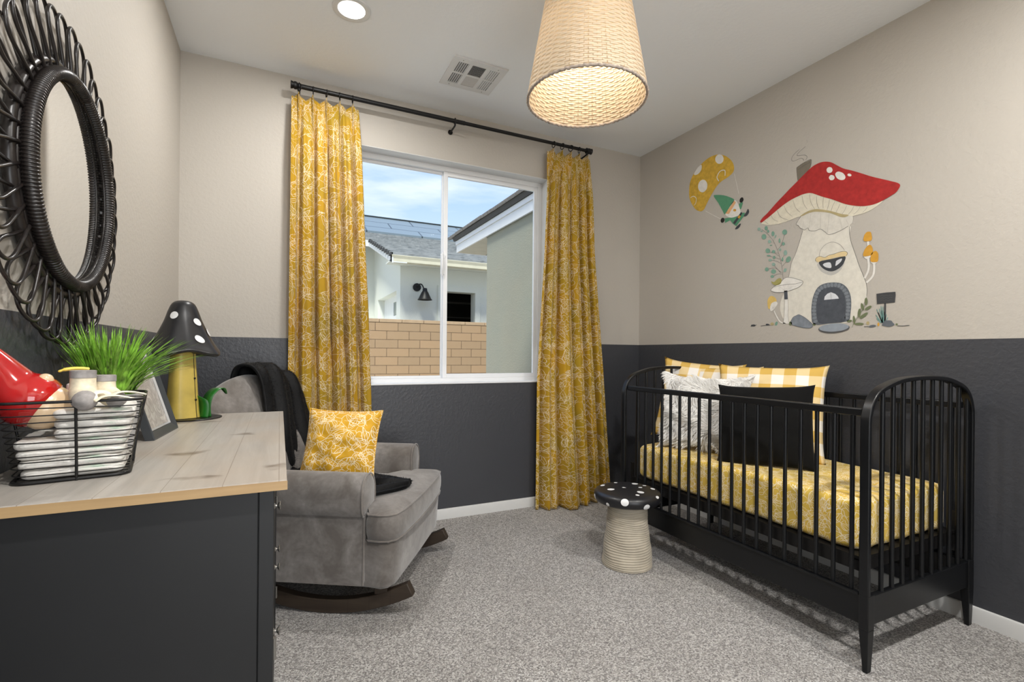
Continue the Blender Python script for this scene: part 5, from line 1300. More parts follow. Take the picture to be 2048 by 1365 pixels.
('house','leaf','P','leafd',5,1,[(-16870,13380),(-16850,13270),(-16820,13190),(-16780,13170),(-16740,13210),(-16720,13290),(-16720,13400),(-16740,13510),(-16770,13590),(-16810,13610),(-16850,13580),(-16870,13490)]),
('house','leaf','P','leafd',5,1,[(-17190,13370),(-17180,13320),(-17130,13250),(-17050,13180),(-16950,13120),(-16860,13100),(-16820,13110),(-16820,13160),(-16870,13240),(-16960,13310),(-17060,13370),(-17140,13390)]),
('house','leaf','P','leafd',5,1,[(-16610,13050),(-16610,12940),(-16590,12860),(-16570,12830),(-16540,12860),(-16510,12940),(-16490,13050),(-16490,13160),(-16500,13240),(-16530,13270),(-16560,13240),(-16590,13160)]),
('house','leaf','P','leafd',5,1,[(-17010,12820),(-16980,12790),(-16900,12770),(-16790,12770),(-16680,12780),(-16600,12810),(-16580,12840),(-16600,12870),(-16680,12890),(-16790,12900),(-16900,12880),(-16980,12860)]),
('house','teal_grass','L','teal',3,7,[(-17830,12840),(-17730,13120),(-17580,13530)]),
('house','teal_grass','L','teal',3,7,[(-17830,12840),(-17820,13180),(-17770,13670)]),
('house','teal_grass','L','teal',3,7,[(-17830,12840),(-17870,13170),(-17860,13640)]),
('house','teal_grass','L','teal',3,7,[(-17830,12840),(-17710,12980),(-17540,13250)]),
('house','teal_grass','L','teal',3,7,[(-17830,12840),(-17760,13040),(-17640,13370)]),
('house','teal_grass','L','teal',3,7,[(-17830,12840),(-17940,12970),(-18010,13240)]),
('house','teal_grass','L','teal',3,7,[(-17830,12840),(-17790,13120),(-17700,13540)]),
('house','teal_grass','L','teal',3,7,[(-17830,12840),(-17980,12900),(-18080,13090)]),
('house','teal_grass','L','teal',3,7,[(-17830,12840),(-17730,12890),(-17580,13070)]),
('house','teal_grass','L','teal',3,7,[(-17830,12840),(-17840,13080),(-17810,13450)]),
('house','teal_grass','L','teal',3,7,[(-17830,12840),(-17900,13030),(-17930,13350)]),
('house','ground_tuft','P','dark',3,1,[(-10840,13050),(-10810,13010),(-10730,12990),(-10630,13000),(-10550,13020),(-10510,13060),(-10550,13100),(-10630,13110),(-10730,13110),(-10810,13080)]),
('house','ground_tuft','P','dark',3,1,[(-11780,13040),(-11750,13010),(-11690,13000),(-11610,13010),(-11550,13040),(-11520,13070),(-11550,13100),(-11620,13110),(-11700,13100),(-11760,13070)]),
('house','ground_tuft','P','olive',3,1,[(-12070,13080),(-12050,13020),(-11990,12990),(-11920,12990),(-11860,13030),(-11840,13090),(-11860,13140),(-11920,13170),(-11990,13170),(-12050,13130)]),
('house','ground_tuft','P','sage',3,1,[(-12300,13060),(-12260,13000),(-12210,12970),(-12160,12990),(-12140,13050),(-12150,13120),(-12190,13180),(-12250,13210),(-12290,13190),(-12310,13140)]),
('house','ground_tuft','P','stone2',3,1,[(-17560,12710),(-17540,12670),(-17460,12640),(-17350,12630),(-17270,12640),(-17230,12680),(-17260,12710),(-17340,12750),(-17440,12760),(-17530,12740)]),
('house','ground_tuft','P','orange',3,1,[(-17710,12760),(-17700,12710),(-17680,12680),(-17650,12690),(-17630,12720),(-17620,12770),(-17630,12820),(-17650,12850),(-17680,12850),(-17700,12820)]),
('house','ground_tuft','P','olive',3,1,[(-17260,12850),(-17250,12800),(-17210,12770),(-17170,12770),(-17130,12810),(-17120,12860),(-17130,12910),(-17170,12940),(-17210,12940),(-17250,12910)]),
('house','ground_tuft','P','leafd',3,1,[(-13200,13040),(-13180,12980),(-13140,12940),(-13080,12940),(-13030,12990),(-13010,13050),(-13030,13120),(-13080,13160),(-13140,13150),(-13180,13110)]),
('house','ground_tuft','P','leafd',3,1,[(-14570,12920),(-14560,12880),(-14510,12860),(-14460,12860),(-14410,12890),(-14400,12930),(-14410,12970),(-14460,12990),(-14510,12990),(-14560,12960)]),
('house','ground_tuft','P','leafd',3,1,[(-16440,13020),(-16420,12980),(-16360,12950),(-16290,12940),(-16220,12960),(-16190,12990),(-16210,13030),(-16260,13060),(-16340,13070),(-16410,13060)]),
('house','ground_tuft','P','leafd',3,1,[(-18500,12730),(-18490,12700),(-18460,12680),(-18430,12680),(-18410,12700),(-18400,12730),(-18410,12760),(-18430,12780),(-18460,12770),(-18490,12760)]),
('house','ground_line','L','ink',2,6,[(-10470,13010),(-10690,13020),(-10910,13080)]),
('house','ground_line','L','ink',2,6,[(-11180,12990),(-11420,13010),(-11830,13020)]),
('house','ground_line','L','ink',2,6,[(-17010,12680),(-17190,12680),(-17550,12680)]),
('house','ground_line','L','ink',2,6,[(-18460,12660),(-18710,12640),(-18980,12660)]),
('flyer','parachute','P','yellow',2,1,[(-6410,21260),(-5990,21480),(-5630,21930),(-5370,22440),(-5310,22960),(-5390,23600),(-5750,24150),(-6370,24560),(-7050,24780),(-7700,24760),(-8270,24530),(-8710,24180),(-9040,23760),(-9150,23370),(-9050,23100),(-8660,22930),(-8230,22840),(-7850,22670),(-7470,22320),(-7140,21940),(-6880,21590),(-6680,21320)]),
('flyer','parachute_spot','P','white',3,1,[(-6960,22820),(-6920,22690),(-6820,22600),(-6700,22550),(-6560,22550),(-6420,22610),(-6290,22720),(-6200,22850),(-6150,23010),(-6150,23160),(-6200,23300),(-6290,23390),(-6420,23440),(-6560,23430),(-6700,23370),(-6830,23260),(-6920,23120),(-6970,22970)]),
('flyer','parachute_spot','P','white',3,1,[(-8310,24200),(-8270,24110),(-8190,24050),(-8090,24030),(-7970,24050),(-7850,24110),(-7750,24200),(-7670,24310),(-7630,24430),(-7630,24540),(-7670,24620),(-7750,24680),(-7860,24700),(-7980,24680),(-8090,24620),(-8200,24530),(-8270,24420),(-8310,24300)]),
('flyer','parachute_spot','P','white',3,1,[(-6430,24520),(-6430,24190),(-6170,23980),(-5850,23990),(-5760,24110),(-5960,24320),(-6160,24470)]),
('flyer','parachute_ring','L','white',3,11,[(-8440,23100),(-8440,23410),(-8280,23520),(-8030,23520),(-7840,23350),(-7790,23160),(-7940,22900)]),
('flyer','parachute_ring','L','white',3,8,[(-5440,22480),(-5690,22530),(-5940,22360),(-5990,22160),(-5910,21930),(-5770,21850)]),
('flyer','parachute_cord','L','white',1,4,[(-9160,23020),(-9350,22260),(-9530,21560)]),
('flyer','parachute_cord','L','white',1,4,[(-6780,21210),(-7490,20720),(-8130,20300)]),
('flyer','body','P','green',2,0,[(-8440,20270),(-8990,20200),(-9460,20150),(-9690,20330),(-10000,20240),(-9950,20070),(-9700,19840),(-9360,19530),(-9110,19730),(-8870,20040),(-8480,19950)]),
('flyer','belt','P','dark',3,0,[(-9720,20360),(-9820,20250),(-9240,19670),(-9100,19810)]),
('flyer','belt_buckle','P','orange',4,0,[(-9570,20200),(-9700,20100),(-9590,19960),(-9450,20070)]),
('flyer','hat','P','green',3,1,[(-7520,22010),(-7730,22030),(-8360,21820),(-8910,21510),(-9190,21260),(-8860,20950),(-8470,20540),(-8310,20740),(-7930,21410)]),
('flyer','beard','P','white',3,1,[(-9190,21260),(-9450,20990),(-9600,20650),(-9660,20240),(-9290,20160),(-8870,20210),(-8500,20510),(-8740,20830)]),
('flyer','hat_brim','P','peach',4,0,[(-9200,21230),(-9320,21070),(-8780,20470),(-8510,20570)]),
('flyer','nose','P','orange',5,1,[(-9350,20570),(-9340,20530),(-9310,20520),(-9260,20510),(-9210,20530),(-9160,20550),(-9130,20590),(-9120,20630),(-9130,20660),(-9160,20680),(-9210,20680),(-9260,20670),(-9310,20640),(-9340,20600)]),
('flyer','arm','P','green',2,0,[(-9530,20920),(-9770,21010),(-9840,20900),(-9720,20570),(-9600,20530)]),
('flyer','mitten','P','black',3,1,[(-9870,21040),(-9830,20990),(-9770,20960),(-9700,20960),(-9640,20990),(-9600,21050),(-9590,21120),(-9610,21200),(-9650,21250),(-9710,21280),(-9780,21280),(-9840,21240),(-9870,21180),(-9890,21110)]),
('flyer','mitten','P','black',3,1,[(-8420,20110),(-8370,20050),(-8310,20020),(-8240,20020),(-8170,20060),(-8130,20120),(-8120,20190),(-8130,20260),(-8180,20320),(-8240,20350),(-8310,20340),(-8370,20310),(-8420,20250),(-8430,20180)]),
('flyer','boot','P','dark',3,1,[(-10220,20430),(-10300,20200),(-10150,20020),(-9950,20010),(-9930,20100),(-10090,20250)]),
('flyer','boot','P','dark',3,1,[(-9680,19640),(-9640,19460),(-9470,19340),(-9260,19360),(-9390,19510)]),
]

# ---------------------------------------------------------------- dresser
DT = .872
dr = thing('dresser', 'charcoal painted dresser with greywashed pine top against the left wall', 'dresser', (0.25, -1.53, 0))
M().box(-.249, .261, -.590, .597, DT - .019, DT).build('dresser_top', [MT['top']], dr, smooth=0, bevel=.0015)
M().box(-.2485, .2618, -.5908, -.5902, DT - .0185, DT - .0015).build('top_edge', MT['topedge'], dr, smooth=0)
m = M(); m.box(-.245, .214, -.564, .565, .06, DT - .019); m.box(.2125, .239, -.570, -.528, 0, DT - .019); m.box(.2125, .239, .528, .570, 0, DT - .019)
m.box(-.245, -.205, -.570, -.528, 0, DT - .019); m.box(-.245, -.205, .528, .570, 0, DT - .019)
m.box(-.205, .2115, -.568, -.560, .03, DT - .019); m.box(-.24, .237, -.56, .56, DT - .045, DT - .019); m.box(.20, .237, -.528, .528, .04, .09)
m.build('carcass', MT['dresser'], dr, smooth=0, bevel=.0015)
knob_prof = [(.001, .0175), (.008, .017), (.0105, .0155), (.011, .014), (.009, .0125), (.004, .009), (.0035, .005), (.007, .001), (.0075, 0)]
def knob(par, y, z, k=1.0):
    m = M(); m.lathe([(r * k, h * .85) for r, h in knob_prof], 20)
    m.v = [(.2375 + zz, y + xx, z + yy) for xx, yy, zz in m.v]; m.build('knob', MT['nickel'], par, smooth=60)
for i, (y0, y1) in enumerate(((-.525, -.178), (-.174, .174), (.178, .525))):
    d = M().box(.213, .2375, y0, y1, .665, .822).build('drawer', MT['dresser'], dr, smooth=0, bevel=.002); knob(d, (y0 + y1) / 2 if i else -.32, .747, 1.0)
for i, (y0, y1) in enumerate(((-.525, -.002), (.002, .525))):
    d = M(); d.box(.213, .2365, y0, y1, .095, .66)
    d = d.build('door', MT['dresser'], dr, smooth=0, bevel=.002)
    knob(d, -.07 if i == 0 else .07, .50, .95)
    if i == 0: knob(d, -.32, .447, 1.0)
    for z in (.16, .52):
        m = M(); m.rod((.2405, y0 - .003 if i == 0 else y1 + .003, z - .022), (.2405, y0 - .003 if i == 0 else y1 + .003, z + .022), .0045, 10); m.build('hinge', MT['nickel'], d)

# ---------------------------------------------------------------- wire basket and what is in it
B0 = Vector((.130, -1.870, DT)); BE1 = Vector((.984, .178, 0)); BE2 = Vector((-.178, .984, 0))
bang = atan2(.178, .984)
bk = thing('wire_basket', 'black wire basket filled with folded nappies on the near end of the dresser', 'basket', tuple(B0), bang)
def rr_loop(hx_, hy_, z, r, n=8):
    o = []
    for cx_, cy_, a0 in ((hx_ - r, -hy_ + r, -pi / 2), (hx_ - r, hy_ - r, 0), (-hx_ + r, hy_ - r, pi / 2), (-hx_ + r, -hy_ + r, pi)):
        for k in range(n + 1): a = a0 + pi / 2 * k / n; o.append((cx_ + r * cos(a), cy_ + r * sin(a), z))
    return o
def bsz(z): q = z / .150; return .084 + .022 * q ** 1.3, .100 + .020 * q ** 1.3
m = M(); hx_, hy_ = bsz(0.150); m.tube(rr_loop(hx_, hy_, .150, .026), .0027, 8, closed=True); m.build('rim', MT['black_metal'], bk, smooth=60)
m = M(); hx_, hy_ = bsz(0); m.tube(rr_loop(hx_, hy_, .0035, .024), .0033, 8, closed=True)
for k in range(7): y = -.09 + .03 * k; m.rod((-hx_ + .004, y, .003), (hx_ - .004, y, .003), .0012, 6)
m.build('bottom_ring', MT['black_metal'], bk, smooth=60)
rs = random.Random(7)
for k in range(11):
    z = .016 + k * .0122; hx_, hy_ = bsz(z); dz = rs.uniform(-.0012, .0012); q = rs.uniform(-1, 1)
    m = M(); m.tube([(x, y, z + dz + q * x * .012) for x, y, z in rr_loop(hx_ - .001, hy_ - .001, z, .025)], .0011, 6, closed=True); m.build('wire_hoop', MT['black_metal'], bk, smooth=60)
for (sx, sy) in ((.02, -1), (.02, 1), (-1, .1), (1, .1)):
    m = M(); pts = []
    for k in range(7):
        z = .150 * k / 6; hx_, hy_ = bsz(z); pts.append((sx * (hx_ + .001) if abs(sx) == 1 else sx * .3, sy * (hy_ + .001) if abs(sy) == 1 else sy * .2, z))
    m.tube(pts, .0024, 8); m.build('upright', MT['black_metal'], bk, smooth=60)
def nappy(k, z, dx, dy, rot, w=.150, d=.175, th_=.017):
    m = roundslab(rrect(-w / 2, w / 2, -d / 2, d / 2, .02, 4, 26), 0, th_, th_ * .46, 4)
    vs = []
    for x, y, zz in m.v:
        q = Vector((x * 34, y * 34, zz * 60 + k * 7)); n_ = mn.noise(q); n2_ = mn.noise(Vector((x * 90, y * 90, k * 3.0 + zz * 200)))
        s1_ = 1 + .018 * n_
        vs.append((x * s1_, y * s1_, max(0.0004, zz + (.0024 * n_ + .0012 * n2_) * (1 if zz > th_ / 2 else .4))))
    m.v = vs
    o = m.build('folded_nappy', [MT['diaper']], smooth=70)
    p = B0 + BE1 * dx + BE2 * dy; o.location = (p.x, p.y, DT + .0062 + z); o.rotation_euler = (0, 0, bang + rot)
    return o
names = ['lowest', 'second lowest', 'third from the bottom', 'middle', 'third from the top', 'second highest', 'topmost']
zz = 0
for k in range(7):
    o = nappy(k, zz, rs.uniform(-.003, .003) + (.030 if k > 3 else 0), rs.uniform(-.004, .004), rs.uniform(-.03, .03), .150 + .004 * k - (.052 if k > 3 else 0), .178 + .003 * k); zz += .0182
    tag(o, 'folded white nappy in the wire basket, %s of the stack' % names[k], 'nappy', 'folded nappies stacked in the wire basket')
zt_ = zz + .006
# red glazed gnome lying in the basket
gn = thing('ceramic_gnome', 'shiny red ceramic gnome with cream face and round nose in the wire basket', 'ornament', (.060, -1.925, 1.030))
ax = Vector((.84, .08, -.54)).normalized()
def alongaxis(prof, n=36, bend=0.0):
    a = Vector((0, 1, 0)); a = (a - ax * a.dot(ax)).normalized(); b = ax.cross(a); vs = []
    for r, h in prof:
        for k in range(n):
            w = 2 * pi * k / n; p = ax * h + a * r * cos(w) + b * r * sin(w)
            sag = max(0, -h - .01) ; vs.append((p.x + sag * .16, p.y, p.z + sag * .66 - bend * sag))
    fs = [(j * n + k, j * n + (k + 1) % n, (j + 1) * n + (k + 1) % n, (j + 1) * n + k) for j in range(len(prof) - 1) for k in range(n)]
    return vs, fs
hat = catmull([(.0005, -.108), (.006, -.105), (.012, -.096), (.020, -.076), (.030, -.050), (.042, -.020), (.050, .006), (.051, .022), (.048, .034), (.044, .040)], 5)
m = M(); m.add(*alongaxis(hat)); m.v = [(x, y, z + .0015 * mn.noise(Vector((x * 30, y * 30, z * 30)))) for x, y, z in m.v]
m.build('red_hat', MT['red'], gn, smooth=80)
m = M(); m.add(*alongaxis(catmull([(.0435, .039), (.043, .050), (.038, .062), (.028, .071), (.014, .077), (.0005, .079)], 5))); m.build('cream_face', MT['cream'], gn, smooth=80)
m = M(); m.lathe([(.012 * sin(pi * k / 14) + .0002, -.012 * cos(pi * k / 14)) for k in range(15)], 20, (.036, -.006, .030)); m.build('nose', MT['cream'], gn, smooth=80)
# baby booties
def bootie(loc, rz, label, k=1.0, lay=0):
    b = thing('baby_bootie', label, 'bootie', loc, rz, 'baby booties on top of the nappies')
    m = M(); path = [(.030, 0, .000), (.020, 0, .001), (.008, 0, .004), (-.006, 0, .012), (-.010, 0, .026), (-.009, 0, .040)]
    rad = [.010, .0165, .019, .019, .0175, .0170]
    pth = catmull([p + (r,) for p, r in zip(path, rad)], 5)
    m.tube([(x * k, y, (z + .016) * k) for x, y, z, r in pth], [r * k for *_, r in pth], 18, upv=(0, 1, 0)); m.build('foot', MT['sock'], b, smooth=70)
    m = M(); m.lathe([((.0172 + .0007 * (i % 2)) * k, (.052 + .0011 * i) * k) for i in range(12)] + [(.015 * k, .065 * k), (.013 * k, .058 * k)], 26, (-.009 * k, 0, 0), fn=lambda r, z, a: ((r + .0006 * sin(a * 13)) * cos(a), (r + .0006 * sin(a * 13)) * sin(a), z)); m.build('cuff', MT['greyknit'], b, smooth=70)
    m = M(); m.tube([(.016 * k, 0, .016 * k), (.026 * k, 0, .0165 * k), (.036 * k, 0, .016 * k), (.0395 * k, 0, .016 * k)], [.0176 * k, .0160 * k, .010 * k, .002 * k], 18, upv=(0, 1, 0)); m.build('toe_cap', MT['greyknit'], b, smooth=70)
    return b
bootie((.160, -1.957, DT + zt_ - .001), radians(-70), 'cream baby bootie with grey knit cuff at the front right of the basket', 1.14)
bootie((.190, -1.925, DT + zt_ - .001), radians(-40), 'smaller looking cream baby bootie behind, at the basket right edge', .98)
# lotion bottle with yellow pump
lb = thing('pump_bottle', 'bottle with bright yellow pump head standing behind the baby booties', 'bottle', (.130, -1.872, DT + zt_ + .004))
m = M(); m.lathe(catmull([(.001, 0), (.018, 0), (.021, .004), (.021, .034), (.018, .040), (.009, .043)], 3), 28); m.build('bottle', MT['clear'], lb, smooth=60)
m = M(); m.lathe([(.0095, .042), (.0095, .052), (.005, .053), (.005, .064)], 20); m.build('collar', MT['pump'], lb, smooth=50)
m = M(); m.tube(catmull([(.014, .004, .0685), (.004, .001, .0700), (-.010, -.003, .0700), (-.022, -.007, .0680), (-.031, -.010, .0640)], 4), [.004] + [.0062] * 4 + [.0065] * 8 + [.0045] * 3 + [.003], 12, flat=.55); m.build('pump_head', MT['pump'], lb, smooth=60)
# satin ribbon
m = M()
for pts in ([(.186, -1.992, .004), (.196, -1.984, .012), (.212, -1.975, .013), (.226, -1.965, .009), (.240, -1.955, .004)], [(.200, -1.975, .010), (.214, -1.955, .018), (.232, -1.935, .016), (.250, -1.925, .010)], [(.186, -1.990, .006), (.180, -1.975, .018), (.192, -1.962, .020), (.204, -1.968, .012)]):
    m.tube(catmull([(x, y, DT + zt_ + z + .012) for x, y, z in pts], 5), .0062, 8, flat=.32)
tag(m.build('satin_ribbon', MT['cream'], smooth=70), 'loose cream satin ribbon curled in front of the baby booties', 'ribbon'); 
bpy.data.objects['satin_ribbon'].data.materials[0] = plain('cream_satin', (.74, .68, .52), .4, var=.05)

# ---------------------------------------------------------------- plant
pl = thing('potted_grass', 'bushy green artificial grass in a pale pot behind the wire basket', 'plant', (.112, -1.605, DT))
m = M(); m.lathe([(.001, 0), (.043, 0), (.047, .002), (.063, .125), (.066, .135), (.062, .136), (.058, .125), (.001, .120)], 40); m.build('pot', MT['pot'], pl, smooth=50)
rs = random.Random(21); m = M()
for i in range(520):
    a = rs.uniform(0, 2 * pi); r_ = .045 * sqrt(rs.random()); L = rs.uniform(.10, .205); out = rs.uniform(.05, .85) * (1 if rs.random() < .8 else 1.5)
    if cos(a) < 0: out *= .55
    w0 = rs.uniform(.0022, .0048)
    base_ = Vector((r_ * cos(a), r_ * sin(a), .118)); dirh = Vector((cos(a), sin(a), 0)); side_ = Vector((-sin(a), cos(a), 0)); tw = rs.uniform(-.5, .5)
    side_ = (side_ + dirh * tw).normalized(); vs = []; K = 6
    for k in range(K + 1):
        t_ = k / K; h = L * (t_ - .28 * out * t_ ** 2.2); o_ = L * out * t_ ** 1.7
        c_ = base_ + dirh * o_ + Vector((0, 0, h)); w_ = w0 * (1 - t_ ** 2.2) + .0002
        c_.x = max(c_.x, -.098)
        vs += [c_ - side_ * w_, c_ + Vector((0, 0, -w_ * .5)), c_ + side_ * w_]
    fs = [(3 * k + q, 3 * k + q + 1, 3 * k + q + 4, 3 * k + q + 3) for k in range(K) for q in (0, 1)]
    m.add(vs, fs)
m.build('grass_foliage', MT['grass'], pl, smooth=180)

# ---------------------------------------------------------------- leaning picture frame
pf = thing('picture_frame', 'charcoal picture frame leaning back on the dresser beside the grass pot', 'picture frame', (.199, -1.415, DT), radians(-3.8))
hw, hh, bw_ = .121, .138, .030; tl = radians(-17)
def tilt(vs): return [(x * cos(tl) + z * sin(tl) , y, -x * sin(tl) * 1 + z * cos(tl)) for x, y, z in vs]
m = M(); prof = [(0, 0), (.030, .000), (.030, .008), (.010, .026), (.006, .026), (.000, .022)]   # (depth behind, across)
ring4 = [(-1, 0), (1, 0), (1, 1), (-1, 1)]
def fring(ins, x): return [(x, -hw + ins, ins), (x, hw - ins, ins), (x, hw - ins, 2 * hh - ins), (x, -hw + ins, 2 * hh - ins)]
L4 = [fring(0, -.020), fring(0, 0), fring(.004, .002), fring(bw_ * .8, -.006), fring(bw_ * .8, -.011)]
vs = [p for r_ in L4 for p in r_]; fs = [(4 * j + k, 4 * j + (k + 1) % 4, 4 * j + 4 + (k + 1) % 4, 4 * j + 4 + k) for j in range(len(L4) - 1) for k in range(4)] + [(0, 1, 2, 3)]
m.add(tilt(vs), fs); m.build('moulding', MT['frame'], pf, smooth=0)
m = M(); L4 = [fring(bw_ * .8, -.011), fring(bw_ * .8 + .001, -.007), fring(bw_, -.012)]
vs = [p for r_ in L4 for p in r_]; m.add(tilt(vs), [(4 * j + k, 4 * j + (k + 1) % 4, 4 * j + 4 + (k + 1) % 4, 4 * j + 4 + k) for j in range(2) for k in range(4)]); m.build('silver_liner', MT['silver'], pf, smooth=0)
m = M(); m.add(tilt(fring(bw_, -.0125)), [(0, 1, 2, 3)]); m.build('photo_print', MT['photo'], pf, smooth=0)
m = M(); m.add(tilt(fring(bw_ + .018, -.0120)) , [(0, 1, 2, 3)])
m = M(); m.hexa([(-.118, -.02, 0), (-.114, -.02, 0), (-.114, .02, 0), (-.118, .02, 0)], [(-.085, -.02, .20), (-.081, -.02, .20), (-.081, .02, .20), (-.085, .02, .20)]); m.build('easel_back', MT['frame'], pf, smooth=0)

# ---------------------------------------------------------------- metal toadstool ornament
ts = thing('toadstool_ornament', 'painted metal toadstool with black spotted cap and yellow stem at the dresser far end', 'ornament', (.205, -1.050, DT))
m = M(); m.lathe([(.001, .001), (.098, .001), (.100, .003), (.098, .0045), (.001, .0045)], 48); m.build('base_disc', MT['black_metal'], ts, smooth=30)
ts_off = Vector((-.022, -.01, 0))
def sq(r, z, a):
    k = 1 / (abs(cos(a)) ** 3.2 + abs(sin(a)) ** 3.2) ** (1 / 3.2); b = a + .55
    return (r * k * cos(b), r * k * sin(b), z)
m = M(); m.lathe([(.0485, .006), (.046, .03), (.0365, .20), (.034, .262)], 48, tuple(ts_off), fn=sq); m.build('stem', MT['yellowmetal'], ts, smooth=40)
a_ = radians(-60); m = M()
pts = [(ts_off.x + sq(r, z, a_)[0] * 1.01, ts_off.y + sq(r, z, a_)[1] * 1.01, z) for r, z in ((.0485, .006), (.046, .03), (.0365, .20), (.034, .262))]
m.tube(pts, .0011, 6)
for q in (.25, .55, .95):
    p = Vector(pts[0]).lerp(Vector(pts[-1]), q); m.tube([p + Vector((0, -.001, -.003)), p + Vector((0, -.001, .003))], .003, 8)
m.build('stem_seam', MT['black_metal'], ts, smooth=50)
def capf(r, z, a):
    lob = .5 + .5 * cos(4 * (a - .35)); fl = smin(.425 - z, 0, .17)
    rr_ = r * (1 - .15 * fl * lob + .02 * sin(9 * a) * fl)
    return (rr_ * cos(a), rr_ * sin(a), z - .016 * (1 - lob) * fl)
cp_ = catmull([(.001, .425), (.018, .424), (.034, .414), (.046, .390), (.060, .355), (.082, .315), (.108, .275), (.124, .253), (.125, .246), (.112, .240), (.07, .247), (.03, .252)], 5)
m = M(); m.lathe(cp_, 96, tuple(ts_off), fn=capf); m.build('cap', MT['capblack'], ts, smooth=80)
def cdot(az, z0, ra):
    o = [p for p in cp_[:36]]; m = M(); n = 18; vs = []
    def pt(zq, a):
        for (r1, z1), (r2, z2) in zip(o, o[1:]):
            if z1 >= zq >= z2:
                t_ = (z1 - zq) / max(1e-9, z1 - z2); r_ = r1 + (r2 - r1) * t_; q = Vector(capf(r_, zq, a)); return q + Vector((cos(a), sin(a), .55)).normalized() * .0022
        return Vector(capf(*o[-1], a))
    R_ = (pt(z0, az).xy).length
    for rg in (0, .5, 1):
        for k in range(1 if rg == 0 else n):
            w = 2 * pi * k / n; vs.append(pt(z0 + ra * rg * cos(w) * .86, az + ra * rg * sin(w) / R_))
    m.add([v + ts_off for v in vs], [(0, 1 + (k + 1) % n, 1 + k) for k in range(n)] + [(1 + k, 1 + (k + 1) % n, 1 + n + (k + 1) % n, 1 + n + k) for k in range(n)])
    m.build('white_spot', MT['dot'], ts, smooth=80)
AC = atan2(-3.143 + 1.06, .4965 - .18)
for dg, z, r_ in ((-30, .372, .0135), (42, .352, .0135), (32, .292, .0145), (78, .318, .014), (-72, .285, .012), (120, .36, .013), (170, .31, .014), (-130, .33, .014)): cdot(AC + radians(dg), z, r_)
def strip(name, pts, w, tw=(0, 1, 0)):
    m = M(); pts = catmull(pts, 6); vs = []; n = len(pts)
    for i, p in enumerate(pts):
        ww = w * min(1, (n - i) / n * 2.4 + .1) ; vs += [Vector(p) - Vector(tw) * ww, Vector(p) + Vector(tw) * ww]
    m.add(vs, [(2 * i, 2 * i + 1, 2 * i + 3, 2 * i + 2) for i in range(n - 1)]); m.build(name, MT['greenmetal'], ts, smooth=60, solid=.0015)
strip('leaf', [(.050, .005, .004), (.048, .005, .04), (.054, .010, .075), (.074, .028, .102), (.096, .045, .104), (.108, .055, .082)], .022, (.75, -.66, 0))
strip('leaf', [(.040, -.022, .004), (.044, -.022, .04), (.038, -.022, .066), (.020, -.020, .084)], .022, (.85, -.5, 0))

# ---------------------------------------------------------------- mirror on the left wall
mr = thing('wall_mirror', 'round mirror in a black cane sunburst frame hung on the left wall', 'mirror', (0, -1.5975, 1.523))
def yz(r, a, x): return (x, r * cos(a), r * sin(a))
m = M(); m.tube([yz(.2465, 2 * pi * k / 96, .040) for k in range(96)], .0140, 14, closed=True)
vs = []
m2 = M(); Nw = 210
for k in range(Nw):
    a = 2 * pi * k / Nw
    c0 = Vector(yz(.2465, a, .040)); rad_ = Vector((0, cos(a), sin(a))); tan_ = Vector((0, -sin(a), cos(a)))
    pts = [c0 + (rad_ * cos(w) + Vector((1, 0, 0)) * sin(w)) * .0132 + tan_ * .0018 * (w / pi) for w in [(-pi + 2 * pi * q / 15) for q in range(16)]]
    m2.tube(pts, .0030, 6)
m2.add(m.v, m.f); m2.build('wrapped_rim', MT['cane'], mr, smooth=60)
for rr_, xx, th_r in ((.2330, .0360, .0024), (.270, .017, .012), (.250, .018, .012)):
    m = M(); m.tube([yz(rr_, 2 * pi * k / 80, xx) for k in range(80)], th_r, 8, closed=True); m.build('inner_coil' if rr_ < .24 else 'backing_ring', MT['cane'], mr, smooth=60)
m = M(); m.lathe([(.001, 0), (.240, 0)], 64); g_t = radians(1.8)
m.v = [(.0345 + y * -sin(g_t), y * cos(g_t), x) for x, y, z in m.v]; m.build('mirror_glass', MT['mirror'], mr, smooth=0)
NP = 40; rs = random.Random(12)
for k in range(NP):
    a = 2 * pi * (k + .5) / NP; wv_ = 1.70 * pi / NP; j = rs.uniform(-.01, .01); xo = .022 + (.002 if k % 2 else 0)
    Rm = .391 + rs.uniform(-.004, .005)
    pts = [(.235, -.36), (.270, -.55), (.310, -.80), (.345, -.97), (.372, -.86), (.388, -.48), (.392, 0), (.388, .48), (.372, .86), (.345, .97), (.310, .80), (.270, .55), (.235, .36)]
    pp = catmull([yz(r_ * Rm / .392 if r_ > .3 else r_, a + j + q * wv_, xo + .0055 * q + .002 * sin(r_ * 30)) for r_, q in pts], 4)
    m = M(); m.tube(pp, .0040, 8); m.build('cane_loop', MT['cane'], mr, smooth=70)

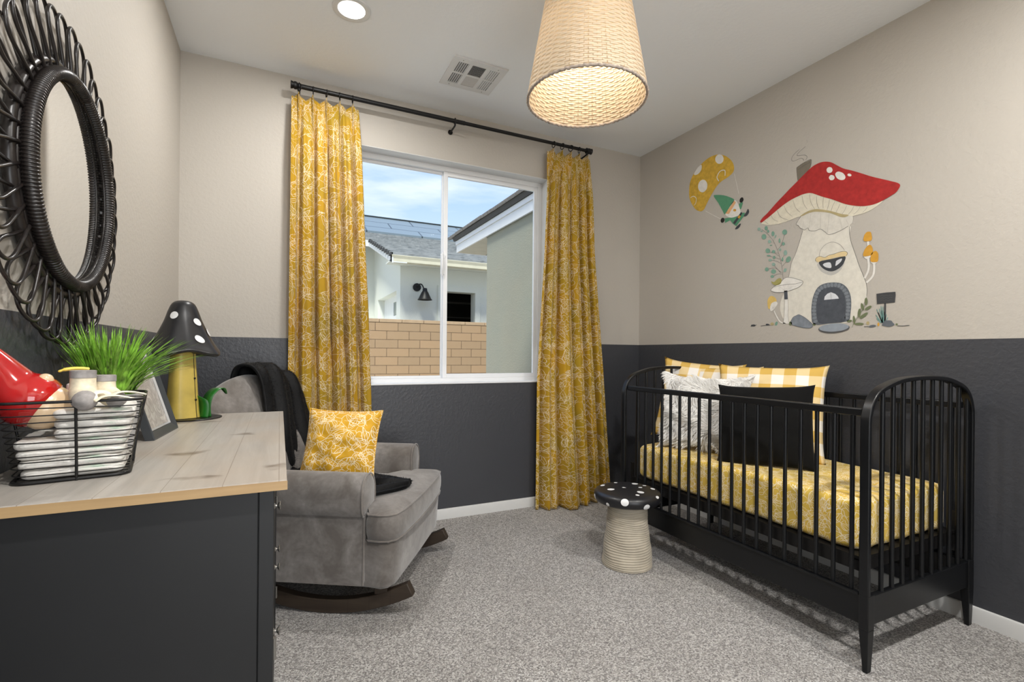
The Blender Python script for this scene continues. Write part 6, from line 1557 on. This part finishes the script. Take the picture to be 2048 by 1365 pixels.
# ---------------------------------------------------------------- murals painted on the right wall
PAL = {'cream': (.74, .71, .63), 'cream2': (.74, .69, .56), 'cream3': (.70, .67, .60), 'white': (.80, .78, .73), 'ink': (.10, .10, .10), 'ink2': (.34, .32, .29), 'chim': (.20, .175, .135), 'olive': (.46, .38, .20), 'red': (.46, .030, .028),
       'shade': (.52, .51, .48), 'dark': (.055, .060, .068), 'pane': (.70, .72, .76), 'straw': (.76, .60, .33), 'stone2': (.13, .145, .165), 'stone': (.21, .235, .265), 'door': (.085, .095, .115), 'bluegrey': (.30, .34, .39), 'bluegrey2': (.24, .27, .31),
       'olive2': (.38, .35, .12), 'yellow2': (.74, .52, .16), 'orange': (.66, .34, .045), 'signd': (.060, .062, .066), 'sage': (.20, .36, .28), 'sage2': (.28, .42, .36), 'leafd': (.16, .19, .10), 'teal': (.16, .32, .30), 'yellow': (.72, .45, .06), 'green': (.10, .30, .17),
       'peach': (.78, .45, .22), 'black': (.018, .018, .016)}
PM = {}
def paintmat(k):
    if k not in PM:
        c = PAL[k]; t = NT('mural_' + k); n = t.noise(t.coord(), 30, 4, .65); lo = .72 if k in ('red', 'door', 'bluegrey2', 'yellow') else .9
        t.set(col=t.ramp(n, [(.3, tuple(q * lo for q in c)), (.7, tuple(min(1, q * 1.06) for q in c))]), rough=.65, spec=.3); t.bump(t.noise(t.coord(), 55, 4, .55), .2, .0012); PM[k] = t.m
    return PM[k]
def build_mural(key, root):
    groups = {}
    for th_, part, kind, col, lay, prm, pts in MURAL:
        if th_ == key: groups.setdefault((part, col, len(groups) if part in ('side_mushroom_stem', 'side_mushroom_cap', 'door_stone', 'cap_spot', 'boot', 'mitten') else 0), []).append((kind, lay, prm, [(a / 1e4, b / 1e4) for a, b in pts]))
    ox, oy, oz = root.location
    for (part, col, _), items in groups.items():
        m = M()
        for kind, lay, prm, pts in items:
            x = W - .0004 - .0005 * lay - ox
            if kind == 'P':
                q = catmull(pts, 3, True) if prm else pts
                m.add([(x, a - oy, b - oz) for a, b in q], [tuple(range(len(q)))])
            else:
                q = catmull(pts, 5) if len(pts) > 2 else pts
                q = [Vector((x, a - oy, b - oz)) for a, b in q]; hw_ = prm * .00026; vs = []
                for i, p in enumerate(q):
                    d = (q[min(i + 1, len(q) - 1)] - q[max(i - 1, 0)]); d.normalize(); nn = Vector((0, -d.z, d.y)); k = hw_ * (1 if prm > 8 or 0 < i < len(q) - 1 else .4)
                    vs += [p - nn * k, p + nn * k]
                m.add(vs, [(2 * i, 2 * i + 1, 2 * i + 3, 2 * i + 2) for i in range(len(q) - 1)])
        m.build(part, paintmat(col), root, smooth=0)
mh = thing('toadstool_house_mural', 'painted red capped toadstool house with arched door on the right wall', 'mural', (W, -1.45, 1.26)); build_mural('house', mh)
mg = thing('parachute_gnome_mural', 'painted gnome in green hanging from a yellow spotted parachute on the right wall', 'mural', (W, -.75, 1.90)); build_mural('flyer', mg)
bpy.context.view_layer.update()
